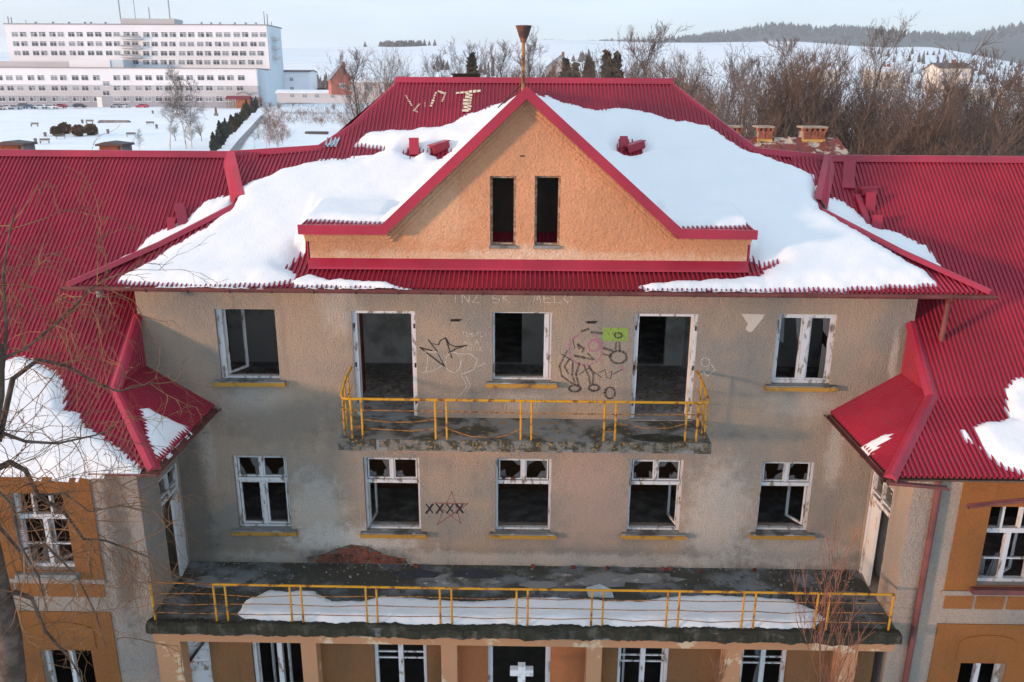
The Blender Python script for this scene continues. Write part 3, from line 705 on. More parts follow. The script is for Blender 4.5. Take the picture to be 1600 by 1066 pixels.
# ---- upper balcony
bal = MB().box(-3.62, 3.76, -1.2, -.001, 8.08, 8.30).build('balcony', two_tone('weathered_balcony', (.20, .195, .185), (.06, .055, .042), 1.6, .44, .6, .9, .012, 25, c3=(.26, .17, .07)), BLD, label='narrow concrete balcony with ochre stains on its edge')
e_ = MB(); rnd = random.Random(5)
for i in range(46):
    x = -3.6 + 7.34 * i / 46; e_.box(x, x + rnd.uniform(.1, .3), -1.2 - rnd.uniform(.003, .012), -1.19, 8.07 + rnd.uniform(0, .1), 8.305 + rnd.uniform(-.02, .02))
tag(e_.build('crumbling_edge', two_tone('mossy_edge', (.15, .14, .125), (.045, .042, .03), 5, .42, .58, .95, .02, 30, c3=(.30, .16, .04)), bal), kind='stuff')
MB().prism([(2.75 + .55 * math.cos(t) , -.95 + .2 * math.sin(t), 8.301) for t in [6.283 * k / 14 for k in range(14)]], (0, 0, .006)).build('moss_patch', M['moss'], bal)
for x in (-3.34, -3.13, -1.68, -1.46, 0., .21, 1.64, 1.86, 3.24, 3.46):
    MB().tube([(x, -1.12, 8.29), (x, -1.12, 9.13)], .022, 7).build('railing_post', M['yellow'], bal)
MB().tube([(-3.52, -.05, 9.42), (-3.55, -.45, 9.34), (-3.55, -.95, 9.17), (-3.50, -1.10, 9.14), (-3.4, -1.13, 9.14), (3.52, -1.13, 9.13), (3.64, -1.1, 9.13), (3.68, -.95, 9.15), (3.66, -.4, 9.32), (3.62, -.05, 9.4)], .027, 8).build('handrail', M['yellow'], bal)
for s, xs_ in ((-1, -3.53), (1, 3.66)):
    for yq in (-.95, -.7, -.35): MB().tube([(xs_, yq, 8.3), (xs_, yq, 9.16 + (yq + .95) * .28)], .017, 6).build('baluster', M['yellow'], bal)
    for z in (8.62, 8.9): MB().tube([(xs_, -.05, z + .1), (xs_, -1.1, z)], .012, 5).build('side_rail', M['yellow'], bal)
MB().tube([(-3.5, -1.12, 8.90), (-1.6, -1.12, 8.895), (0, -1.13, 8.88), (1.7, -1.12, 8.87), (3.6, -1.12, 8.88)], .012, 5).build('lower_rail', M['rustwire'], bal)
for pts in ([(-3.13, -1.1, 8.70), (-2.6, -1.05, 8.62), (-2.1, -1.05, 8.63), (-1.68, -1.1, 8.72)], [(-3.34, -1.1, 8.52), (-2.2, -1.1, 8.46), (-1.68, -1.12, 8.52)], [(-1.46, -1.1, 8.52), (-1.0, -1.15, 8.38), (-.5, -1.15, 8.36), (-.25, -1.14, 8.42), (0, -1.1, 8.53), (.1, -1.1, 8.40)], [(1.86, -1.1, 8.68), (2.5, -1.08, 8.56), (2.9, -1.08, 8.57), (3.24, -1.1, 8.68)], [(1.64, -1.12, 8.5), (1.86, -1.12, 8.5)], [(-3.34, -1.1, 8.55), (-3.13, -1.1, 8.55)]):
    MB().tube(pts, .010, 5).build('bent_wire', M['rustwire'], bal)
# ---- terrace over the ground floor
ter = MB().box(-7.38, 7.48, -2.3, -.001, 4.55, 4.75).build('terrace', M['terrace'], BLD, label='dark mossy terrace slab under the middle windows')
mb = MB(); rnd = random.Random(6); rows = []; w1 = w2 = 0.
for i in range(300):
    x = -7.40 + 14.9 * i / 299; w1 = w1 * .8 + rnd.uniform(-.02, .02); w2 = w2 * .7 + rnd.uniform(-.018, .018)
    rows.append([(x, -2.29, 4.545 + w2), (x, -2.34 + w1, 4.57 + w2), (x, -2.345 + w1 * 1.2, 4.66 + w1 * .4), (x, -2.33 + w1, 4.745 + w2), (x, -2.26 + w2, 4.785 + w1 * .5), (x, -2.17 + w1, 4.77 + w2 * .6), (x, -2.08 + w1 * 2, 4.748)])
for a, c in zip(rows, rows[1:]):
    for k in range(6): mb.poly([a[k], c[k], c[k + 1], a[k + 1]])
mb.build('moss_edge', M['moss'], ter, smooth=True)
for k, (x, y, r, mt) in enumerate(((-1.3, -.65, .75, 'greyp'), (1.6, -.5, .9, 'greyp'), (2.9, -.45, .6, 'greyp'), (-2.2, -.4, .45, 'tar'), (-1.0, -.35, .5, 'tar'), (.4, -.75, .4, 'greyp'), (-6.6, -.8, .6, 'greyp'), (6.9, -1.0, .5, 'greyp'))):
    rr = random.Random(k); pts = [(x + r * (1.4 if mt == 'tar' else 1.2) * rr.uniform(.6, 1.1) * math.cos(t), y + .38 * r * rr.uniform(.7, 1.2) * math.sin(t), 4.7512 + .001 * k) for t in [6.283 * j / 13 for j in range(13)]]
    pts = [(p_[0], min(-.02, p_[1]), p_[2]) for p_ in pts]
    MB().prism(pts, (0, 0, .004)).build('screed_patch' if mt == 'greyp' else 'tar_felt', M['concrete'] if mt == 'greyp' else simple('tar_felt', (.035, .04, .055), .6), ter)
MB().prism([(1.45, -1.18, 4.76), (1.98, -1.2, 4.76), (1.95, -.95, 4.78), (1.72, -.78, 4.79), (1.42, -.9, 4.78)], (0, 0, .03)).build('broken_slab', M['greypatch'], ter)
mb = MB(); rnd = random.Random(9)
for i in range(420):
    x = rnd.choice((rnd.uniform(-7, -2.2), rnd.uniform(-7, 7.3), rnd.uniform(4, 7.3))); y = -rnd.random() ** 1.5 * 1.4 - .02; q = rnd.uniform(.006, .02)
    mb.box(-q, q, -q, q, -q * .4, q * .4, mat=Matrix.Translation((x, y, 4.755 + q * .3)) @ Matrix.Rotation(rnd.random() * 6, 4, 'Z'))
tag(mb.build('plaster_crumbs', M['concrete'], ter), kind='stuff')
for i, (x, y) in enumerate(((1.2, -.08), (1.95, -.1), (3.2, -.1), (3.35, -.09), (4.0, -.16), (.3, -.07), (-2.3, -.1), (5.2, -.1))):
    MB().box(-.05, .05, -.03, .03, 0, .05, mat=Matrix.Translation((x, y, 4.755)) @ Matrix.Rotation(i, 4, 'Z')).build('brick_fragment', M['brick'], ter)
PX = [-7.27, -6.03, -5.80, -4.52, -4.30, -3.02, -2.81, -1.56, -1.33, -.05, .17, 1.43, 1.65, 2.91, 3.14, 4.40, 4.63, 5.84, 6.07, 7.30]
for x in PX: MB().tube([(x, -2.15, 4.73), (x, -2.15, 5.58)], .022, 7).build('railing_post', M['yellow'], ter)
MB().tube([(-7.40, -1.9, 5.62), (-7.33, -2.13, 5.62), (-6.03, -2.15, 5.60)], .014, 6).build('rusty_rail_end', M['rustwire'], ter)
MB().tube([(-6.03, -2.15, 5.60), (-1.33, -2.15, 5.58), (2.9, -2.15, 5.585), (7.3, -2.15, 5.575)], .024, 8).build('handrail', M['yellow'], ter)
rnd = random.Random(8)
for z in (5.36, 5.14, 4.92):
    pts = []
    for i, x in enumerate(PX):
        pts.append((x, -2.13, z + rnd.uniform(-.012, .012)))
        if i < len(PX) - 1 and PX[i + 1] - x > .5: pts.append(((x + PX[i + 1]) / 2, -2.13 + rnd.uniform(-.02, .03), z - rnd.uniform(0, .05)))
    MB().tube(pts, .009, 5).build('rail_wire', M['rustwire'], ter)
# exposed brickwork where plaster fell off
mb = MB(); rnd = random.Random(2)
br = MB().box(-.115, .115, -.006, .012, -.03, .03)
brm = br.build('brick', M['brick'], BLD); brm.location = (-4.2, -.002, 4.86)
n_ = 0
for r_ in range(6):
    zc = 4.80 + r_ * .075; half = (1.05, 1.0, .85, .62, .38, .2)[r_]; k = int(half * 2 / .25)
    for j in range(k):
        x = -3.62 + (j - k / 2 + .5) * .25 + (.12 if r_ % 2 else 0) + rnd.uniform(-.02, .02) - .1 * r_ * .3
        o = link_mesh('brick', brm.data, BLD, (x, -.004 - rnd.uniform(0, .006), zc), 0, (rnd.uniform(.8, 1.04), 1, rnd.uniform(.82, 1.05))); o.rotation_euler.y = rnd.uniform(-.02, .02)
bpy.data.objects.remove(brm)
MB().prism([(-4.75, -.001, 4.76), (-2.5, -.001, 4.76), (-2.55, -.001, 4.88), (-3.05, -.001, 5.0), (-3.35, -.001, 5.18), (-3.75, -.001, 5.24), (-4.1, -.001, 5.12), (-4.4, -.001, 4.98), (-4.75, -.001, 4.9)], (0, -.003, 0)).build('bare_mortar', simple('sooty_mortar', (.13, .095, .075), .95, .5, 6, bumpd=.006), BLD)
# patches of fallen plaster high on the wall
MB().prism([(4.43, -.001, 10.63), (4.92, -.001, 10.62), (4.82, -.001, 10.45), (4.66, -.001, 10.22), (4.55, -.001, 10.3), (4.56, -.001, 10.45)], (0, -.006, 0)).build('plaster_scar', two_tone('bare_plaster', (.48, .43, .37), (.34, .19, .13), 6, .56, .62, .95, .006), BLD)
for x, z in ((-1.38, 10.44), (1.38, 10.42)):
    s_ = MB()
    for q in range(5): s_.prism([(x - .1 + q * .03, -.001, z + rnd.uniform(-.02, .02)), (x - .02 + q * .03, -.001, z - .03), (x + q * .04, -.001, z + .03)], (0, -.004 - q * .001, 0))
    s_.build('lamp_scar', M['black'], BLD)
    MB().tube([(x - .07, -.03, z + .02), (x, 0, z), (x + .07, -.04, z + .03)], .008, 5).build('loose_wire', M['black'], BLD)

# ---- ground floor under the terrace: piers, beam, recessed wall and windows
GFH = [(-6.98, -6.42, 0, 4.15), (-5.54, -4.43, 2.3, 4.15), (-3.0, -1.91, 2.5, 4.15), (-.64, .66, .4, 4.15), (2.05, 3.1, 2.4, 4.15), (4.58, 5.53, 2.3, 4.15)]
def seg_wall(name, mat, a, c): 
    hs = [h for h in GFH if a <= h[0] and h[1] <= c]
    return wall_grid(name, mat, a, c, -1.4, 4.3, hs, lambda u, w, d: (u, -1.78 + d, w), .3)
seg_wall('loggia_wall', M['brown'], -7.2, -1.57); seg_wall('loggia_wall', M['orangebrown'], -1.57, 1.7); seg_wall('loggia_wall', M['brown'], 1.7, 7.3)
for (a, c) in ((-7.36, -6.86), (-4.41, -4.1), (-1.57, -1.25), (1.37, 1.68), (4.15, 4.49), (6.45, 6.8)):
    MB().box(a, c, -2.1, -1.781, -1.4, 4.27).build('pier', M['pier'], BLD)
MB().box(-7.36, 7.46, -2.16, -1.781, 4.271, 4.548).build('beam', M['pier'], BLD)
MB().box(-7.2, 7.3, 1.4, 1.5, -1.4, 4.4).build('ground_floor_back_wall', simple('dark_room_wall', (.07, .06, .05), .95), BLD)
MB().box(-7.2, 7.3, -1.48, 1.4, .3, .38).build('ground_floor', M['rubblefloor'], BLD)
rnd = random.Random(21)
for i, (a, c, d, e) in enumerate(GFH):
    mb = MB(); y0, y1 = -1.70, -1.6
    if i == 0:
        frame_box(mb, a, c, d, e, y0, y1, .06); w = mb.build('door', M['whitepaint'], BLD)
        lf = MB().box(.02, .5, 0, .05, .3, 4.05, mat=Matrix.Translation((a + .04, -1.66, 0)) @ Matrix.Rotation(R(8), 4, 'Z'))
        lf.build('door_leaf', M['bluewhite'], w)
        for zq in (3.15, 3.45, 3.75): MB().box(.08, .44, -.012, -.001, zq, zq + .22, mat=Matrix.Translation((a + .04, -1.66, 0)) @ Matrix.Rotation(R(8), 4, 'Z')).build('door_panel', M['whitepaint'], w)
        MB().box(-.03, .03, 0, .02, -.6, .6, mat=Matrix.Translation((a + .3, -1.72, 3.75)) @ Matrix.Rotation(R(35), 4, 'Y')).build('leaning_batten', M['black'], w)
        continue
    if i == 3:
        mb.box(a, a + .1, y0, y1, d, e).box(c - .1, c, y0, y1, d, e); w = mb.build('doorway_frame', M['whitepaint'], BLD); continue
    frame_box(mb, a, c, d, e, y0, y1, .07); xm = (a + c) / 2; mb.box(xm - .05, xm + .05, y0, y1, d, e - .07)
    if i != 1:
        for z in (3.55, 3.7): mb.box(a + .07, c - .07, -1.66, -1.63, z, z + .03)
    w = mb.build('window', M['whitepaint'], BLD); MB().box(a - .05, c + .05, -1.85, -1.6, d - .06, d).build('sill', M['concrete'], w)
    if i in (1, 4):
        sash(w, a + .07, d + .07, e - .09, .5, 70, True, -1.6); sash(w, c - .07, d + .07, e - .09, .5, 30, False, -1.6)
    if i == 5: shards(w, a + .1, xm - .06, 3.0, e - .1, -1.65, rnd, 2)
# ---- wings: walls, windows, side doors
for s in (-1, 1):
    xc = -7.40 if s < 0 else 7.50
    hd = [(-1.0, -.05, 4.76, 7.24)] if s < 0 else [(-1.10, -.06, 4.76, 7.28)]
    wall_grid('wing_side_wall', M['plaster_side'], -1.85, -.001, -1.4, 8.42, hd, (lambda u, w, d, xc=xc, s=s: (xc + s * d, u, w)), .35)
    (ya, yb, za, zb) = hd[0]; mb = MB(); x0, x1 = sorted((xc + s * .03, xc + s * .16)); zt = 6.67
    mb.box(x0, x1, ya, ya + .07, za, zb).box(x0, x1, yb - .09, yb, za, zb).box(x0, x1, ya + .07, yb - .09, zb - .06, zb).box(x0, x1, ya + .07, yb - .09, zt - .05, zt + .04)
    ym = (ya + yb) / 2; mb.box(x0, x1, ym - .02, ym + .02, zt + .04, zb - .06).box(x0, x1, ya + .07, yb - .09, zt + .12, zt + .16)
    dr = mb.build('terrace_door', M['whitepaint'], BLD)
    lf = MB().box(0, .5, 0, .05, za + .02, zt - .06, mat=Matrix.Translation((xc + s * .05, yb - .1, 0)) @ Matrix.Rotation(R(-90 + (-s) * 8), 4, 'Z'))
    lf.build('door_leaf', M['bluewhite'], dr)
    rr = random.Random(s + 4)
    for (y0, y1) in ((ya + .08, ym - .03), (ym + .03, yb - .1)):
        p = [(xc + s * .1, y0, zt + .17), (xc + s * .1, y1, zt + .17), (xc + s * .1, y1, zb - .1), (xc + s * .1, (y0 + y1) / 2, zb - .25), (xc + s * .1, y0, zb - .07)]
        MB().prism(p, (s * .004, 0, 0)).build('pane', M['shard'], dr)
    wx = [(-9.95, -8.88, 5.68, 7.40), (-9.92, -8.85, 2.4, 3.80)] if s < 0 else [(9.02, 10.1, 5.62, 7.36), (9.02, 9.95, 2.4, 3.80)]
    wall_grid('wing_front_wall', M['plaster_side'], min(xc + s * .352, s * 30), max(xc + s * .352, s * 30), -1.4, 8.42, wx, lambda u, w, d: (u, -1.85 + d, w), .35)
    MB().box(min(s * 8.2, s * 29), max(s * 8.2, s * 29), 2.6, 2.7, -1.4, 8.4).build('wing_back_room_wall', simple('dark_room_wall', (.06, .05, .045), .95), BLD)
    MB().box(min(s * 7.9, s * 29), max(s * 7.9, s * 29), -1.4, 2.6, 4.5, 4.7).build('wing_floor', M['rubblefloor'], BLD)
    MB().box(min(s * 7.9, s * 8.0), max(s * 7.9, s * 8.0), -1.4, 2.6, -1.4, 8.4).build('wing_partition', M['interior'], BLD)
    xb = -8.32 if s < 0 else 8.42
    # raised ochre fields on the wing front, built round the windows
    def field(z0, z1, hole):
        a, c = sorted((xb, s * 29)); 
        return wall_grid('ochre_field', M['ochre'], a, c, z0, z1, [hole] if hole else [], lambda u, w, d: (u, -1.875 + d, w), .024)
    field(5.50, 8.42, wx[0]); field(-1.4, 4.72, wx[1]); 
    a, c = sorted((xb - s * .04 if s > 0 else xb, s * 29)); MB().box(a, c, -1.90, -1.86, 5.40, 5.499).build('string_course', M['plaster_side'], BLD)
    for k in range(9):
        a = xb + s * (.05 + k * .62); c = a + s * .55; MB().box(min(a, c), max(a, c), -1.872, -1.851, 5.08, 5.38).build('apron_panel', M['ochre'], BLD)
    for wi, (a, c, d, e) in enumerate(wx):
        mb = MB(); y0, y1 = -1.72, -1.62; frame_box(mb, a, c, d, e, y0, y1, .07); xm = (a + c) / 2
        if wi == 0: zt = d + (e - d) * .66; mb.box(a + .07, c - .07, y0 - .01, y1, zt - .05, zt + .05)
        else: zt = e
        mb.box(xm - .045, xm + .045, y0, y1, d + .07, zt - .05 if wi == 0 else e - .07)
        if wi == 0:
            for q in (.33, .66): mb.box(a + (c - a) * q - .02, a + (c - a) * q + .02, y0, y1, zt + .05, e - .07)
            mb.box(a + .07, c - .07, y0 + .02, y1 - .03, d + .5, d + .53)
        w = mb.build('window', M['whitepaint'], BLD); MB().box(a - .1, c + .1, -2.0, -1.7, d - .13, d - .02).build('sill', M['concrete'] if s < 0 else M['gutter'], w)
        if wi == 0:
            sash(w, xm + .05, d + .08, zt - .06, (c - a) / 2 - .1, 35, True, -1.62)
            shards(w, a + .1, xm - .06, d + .1, zt - .1, -1.66, random.Random(3), 3)
    # ochre panel with a segmental arch above the lower window
    n = 10; a, c, d, e = wx[1]; arc = [((a + c) / 2 + (c - a) * .62 * math.cos(math.pi * k / n), -1.876, 4.28 + .2 * math.sin(math.pi * k / n)) for k in range(n + 1)]
    arc = [(arc[0][0], -1.876, 3.86)] + arc + [(arc[-1][0], -1.876, 3.86)]
    MB().prism(arc, (0, -.02, 0)).build('window_head', M['ochre'], BLD)
# ---- white stone cross in the doorway under the terrace
cr = tag(empty('cross', (.06, -2.35, .4)), 'white stone cross standing in the central ground floor doorway', 'cross')
pc = px_y(815, 1049, -2.35)
mb = MB().box(pc.x - .075, pc.x + .075, -2.42, -2.28, -1.5, pc.z + .16).box(pc.x - .23, pc.x - .076, -2.42, -2.28, pc.z - .06, pc.z + .075).box(pc.x + .076, pc.x + .23, -2.42, -2.28, pc.z - .06, pc.z + .075)
for i in range(len(mb.v)): mb.v[i] = (mb.v[i][0] - .06, mb.v[i][1] + 2.35, mb.v[i][2] - .4)
mb.build('cross_body', two_tone('pale_stone', (.62, .62, .62), (.35, .36, .37), 14, .5, .66, .9, .004), cr)

# ---- roof details: vents, patch, painted letters, funnel pipe
def vent(name, x, y, rz, tilt, L_=.42, w=.17, h=.2, roll=0., label=None):
    z = zroof(x, y); mt = Matrix.Translation((x, y, z + .08)) @ Matrix.Rotation(rz, 4, 'Z') @ Matrix.Rotation(tilt, 4, 'X') @ Matrix.Rotation(roll, 4, 'Y')
    mb = MB().box(-w / 2, w / 2, -L_ / 2, L_ / 2, -h / 2, h / 2, mat=mt).box(-w / 2 - .03, w / 2 + .03, -L_ / 2 - .03, L_ / 2 + .03, h / 2 + .001, h / 2 + .02, mat=mt)
    o = mb.build(name, M['trim'], BLD, label=label)
    MB().box(-w / 4, w / 4, -L_ / 2 - .006, -L_ / 2 - .001, -h / 4, h / 4, mat=mt).build('vent_mouth', M['black'], o); return o
vent('roof_vent', -2.58, 3.72, .1, R(62), .36, .17); vent('roof_vent', -1.98, 3.75, R(-50), R(12), .46, .17)
vent('roof_vent', 2.35, 3.9, R(20), R(70), .3, .14, .14); vent('roof_vent', 2.62, 3.82, R(-64), R(14), .46, .18, .16)
vent('roof_vent', -7.55, 1.95, R(28), R(40), .55, .16, .16); vent('roof_vent', -7.68, 1.72, R(10), R(75), .34, .11, .11)
vent('roof_vent', 7.68, 2.35, R(-4), R(82), .42, .15, .15); vent('roof_vent', 7.74, 2.62, R(-80), R(4), .36, .15, .15)
vent('roof_vent', 7.68, 1.85, R(-8), R(80), .42, .15, .15)
MB().box(-.06, .06, -.5, .5, -.03, .03, mat=Matrix.Translation((7.5, 2.15, zroof(7.5, 2.15) + .09)) @ Matrix.Rotation(R(6), 4, 'Z') @ Matrix.Rotation(R(40), 4, 'X')).build('flashing_strip', M['trim'], BLD)
vent('roof_vent', .42, 5.3, 0, R(80), .3, .13, .12)
# grey sheet patch, corrugated
sheet('sheet_patch', [(-4.78, 3.83), (-4.42, 3.83), (-4.40, 4.1), (-4.75, 4.1)], lambda x, y: zfront(y) + .035, (), mat=M['greypatch'])
# pale painted letters on the upper slope
def roof_dab(name, strokes):
    mb = MB(); rr = random.Random(4)
    for (x0, y0, x1, y1, w) in strokes:
        a, c = None, None
        n = 6
        for k in range(n):
            t0, t1 = k / n, (k + .8) / n
            xa, ya, xb_, yb_ = x0 + (x1 - x0) * t0, y0 + (y1 - y0) * t0, x0 + (x1 - x0) * t1, y0 + (y1 - y0) * t1
            w2 = w * rr.uniform(.5, 1.1); q = [(xa - w2, ya), (xa + w2, ya - .01), (xb_ + w2 * rr.uniform(.5, 1), yb_), (xb_ - w2, yb_ + .01)]
            if abs(x1 - x0) > abs(y1 - y0): q = [(xa, ya - w2), (xb_, yb_ - w2 * .8), (xb_, yb_ + w2), (xa, ya + w2 * .9)]
            mb.poly([(p_[0], p_[1], zfront(p_[1]) + RIB + .004) for p_ in q])
    mb.build(name, M['palepaint'], BLD)
roof_dab('painted_letter_v', [(-2.98, 5.45, -2.78, 5.12, .03), (-2.72, 5.0, -2.62, 4.95, .02), (-2.60, 5.2, -2.74, 4.98, .025), (-2.48, 5.25, -2.46, 5.1, .015)])
roof_dab('painted_letter_p', [(-2.22, 5.55, -2.32, 5.1, .035), (-2.18, 5.58, -1.98, 5.5, .04), (-1.98, 5.55, -2.05, 5.25, .025)])
roof_dab('painted_letter_t', [(-1.72, 5.52, -1.08, 5.6, .045), (-1.42, 5.55, -1.45, 4.95, .09), (-1.34, 5.5, -1.36, 5.0, .05)])
MB().box(-1.85, -1.2, 6.3, 6.55, 14.95, 15.27).box(-1.9, -1.15, 6.25, 6.6, 15.271, 15.31).build('low_chimney', M['black'], BLD)
pp = MB(); P0 = px_y(817, 138, .6); P1 = px_y(818, 62, .6)
pp.tube([P0 + Vector((0, 0, -.6)), P1], .035, 10)
fun = pp.build('funnel_pipe', M['rustpipe'], BLD, label='rusty pipe with a funnel shaped cowl above the gable peak')
MB().tube([P1 + Vector((0, 0, -.05)), P1 + Vector((0, 0, .23)), P1 + Vector((0, 0, .25))], [.05, .15, .155], 12).build('cowl', two_tone('rusted_cowl', (.06, .035, .03), (.22, .10, .05), 6, .5, .65, .8, 0), fun)

# ---- writing and drawings on the front wall
def strokes(name, lines, w, mat, y=-.004, label=None):
    rq = random.Random(len(lines)); root = None
    for ln in lines:
        mb = MB(); P = [px_y(a, c, 0) for a, c in ln]
        for a, c in zip(P, P[1:]):
            wq = w * rq.uniform(.7, 1.3); d = Vector((c.x - a.x, 0, c.z - a.z))
            if d.length < 1e-5: continue
            d.normalize(); n = Vector((-d.z, 0, d.x)) * (wq / 2); a2 = a - d * wq * .3; c2 = c + d * wq * .3
            mb.poly([(a2.x - n.x, y, a2.z - n.z), (c2.x - n.x, y, c2.z - n.z), (c2.x + n.x, y, c2.z + n.z), (a2.x + n.x, y, a2.z + n.z)]); y -= .00002
        if root is None: root = mb.build(name, mat, BLD, label=label)
        else: mb.build('stroke', mat, root)
    return root
def circ(cx, cy, rx, ry, n=12, a0=0, a1=360): return [(cx + rx * math.cos(R(a0 + (a1 - a0) * k / n)), cy + ry * math.sin(R(a0 + (a1 - a0) * k / n))) for k in range(n + 1)]
X4 = []
for x in (671, 687, 703, 718): X4 += [[(x - 5, 788), (x + 5, 801)], [(x + 5, 788), (x - 5, 802)]]
strokes('graffiti', X4, .038, M['spray_black'], label='black sprayed letters XXXX')
strokes('graffiti', [[(706, 768), (683, 820), (731, 787), (679, 786), (720, 818), (706, 768)]], .02, M['spray_red'], -.003, label='thin red sprayed star')
strokes('graffiti', [[(656, 543), (675, 548)], [(656, 543), (694, 572)], [(669, 531), (683, 549), (695, 573)], [(675, 537), (685, 539), (688, 532), (696, 528), (700, 540), (706, 559)], [(697, 529), (702, 538), (712, 542), (729, 540)], [(701, 552), (712, 545), (729, 540)]], .022, M['spray_black'], label='black scribbled crown shape')
strokes('graffiti', [[(669, 553), (666, 580)], [(659, 582), (675, 580), (692, 571)], [(660, 550), (684, 550), (694, 566)], circ(708, 566, 12, 16), [(721, 555), (720, 580)], [(712, 553), (735, 553), (746, 562), (740, 578), (720, 585)], [(745, 573), (758, 568)], [(728, 588), (735, 602), (726, 618)], [(722, 588), (730, 604), (718, 618)]], .012, M['chalk'], label='chalked white letters DOD')
LET = {'T': [[(0, 0), (4, 0)], [(2, 0), (2, 6)]], 'U': [[(0, 0), (0, 5), (3, 6), (4, 0)]], 'B': [[(0, 0), (0, 6), (4, 5), (0, 3), (3, 1), (0, 0)]], 'Y': [[(0, 0), (2, 3), (4, 0)], [(2, 3), (1, 6)]], 'L': [[(0, 0), (0, 6), (4, 6)]], 'I': [[(2, 0), (2, 6)]], 'A': [[(0, 6), (2, 0), (4, 6)], [(1, 4), (3, 4)]], 'C': [[(4, 1), (1, 0), (0, 3), (1, 6), (4, 5)]], 'Z': [[(0, 0), (4, 0), (0, 6), (4, 6)]], 'N': [[(0, 6), (0, 0), (4, 6), (4, 0)]], 'S': [[(4, 0), (0, 1), (0, 3), (4, 4), (3, 6), (0, 6)]], 'K': [[(0, 0), (0, 6)], [(4, 0), (0, 3), (4, 6)]], 'M': [[(0, 6), (1, 0), (2, 4), (3, 0), (4, 6)]], 'E': [[(4, 0), (0, 0), (0, 6), (4, 6)], [(0, 3), (3, 3)]], 'O': [[(2, 0), (0, 2), (0, 4), (2, 6), (4, 4), (4, 2), (2, 0)]], '.': [[(1, 5.5), (1.6, 6)]], ' ': []}
def text(s, x, y, w, h, adv): return [[(x + i * adv + a * w / 4, y + c * h / 6) for a, c in ln] for i, ch in enumerate(s) for ln in LET[ch]]
strokes('graffiti', text('INZ.SK. MELO', 706, 459, 11, 14, 16), .014, M['chalk'], label='chalked white writing INZ.SK. MELO under the eave')
strokes('graffiti', text('TUBYLI', 722, 519, 5, 7, 7) + text('ALA', 724, 531, 6, 7, 9) + text('ZACIK', 722, 541, 5, 7, 7), .008, M['chalk'], -.003, label='small chalked lines of writing by the middle window')
strokes('graffiti', [circ(1102, 566, 7, 7), [(1095, 575), (1105, 588), (1117, 578), (1112, 570)], [(1096, 585), (1108, 574)]], .012, M['chalk'], label='small chalk doodle right of the balcony door')
# crude scrawled figure: pink outline, grey legs and arms, green block
gp_ = px_y(942, 512, 0); gq = px_y(981, 533, 0)
MB().box(gp_.x, gq.x, -.0035, -.001, gq.z, gp_.z).build('graffiti', M['spray_green'], BLD, label='green sprayed rectangle')
strokes('graffiti', [circ(915, 546, 26, 25, 22, -65, 255), circ(928, 540, 9, 9), [(972, 572), (975, 580)]], .045, M['spray_pink'], -.0025, label='pink sprayed blob outline')
strokes('graffiti', [[(908, 518), (920, 514)], [(924, 519), (941, 521)], [(905, 545), (903, 538), (912, 545), (910, 550)], [(898, 556), (912, 559), (928, 562), (918, 552)], [(886, 548), (874, 572), (878, 588), (895, 600)], [(890, 560), (882, 573), (888, 584)], [(895, 566), (894, 585), (898, 600)], [(905, 567), (900, 585), (904, 602)], [(912, 570), (920, 588), (922, 602)], [(920, 572), (927, 584), (926, 602)], circ(898, 607, 9, 5), circ(928, 606, 8, 5), circ(953, 614, 8, 9), [(943, 544), (957, 548)], [(942, 553), (956, 557)], [(961, 550), (963, 534)], [(968, 550), (968, 534)], circ(966, 558, 13, 10, 14), circ(966, 524, 6, 4, 8)], .045, M['spray_grey'], -.0045, label='grey sprayed scrawl with legs and arms')
strokes('graffiti', [[(905, 585), (920, 575), (940, 590)], [(935, 582), (945, 578), (948, 590)], [(950, 582), (956, 580), (954, 592), (948, 590)], [(958, 585), (972, 577)], [(895, 530), (898, 545)], [(877, 553), (896, 565)]], .012, M['spray_black'], -.005, label='thin black tag scribbled below the sprayed blob')

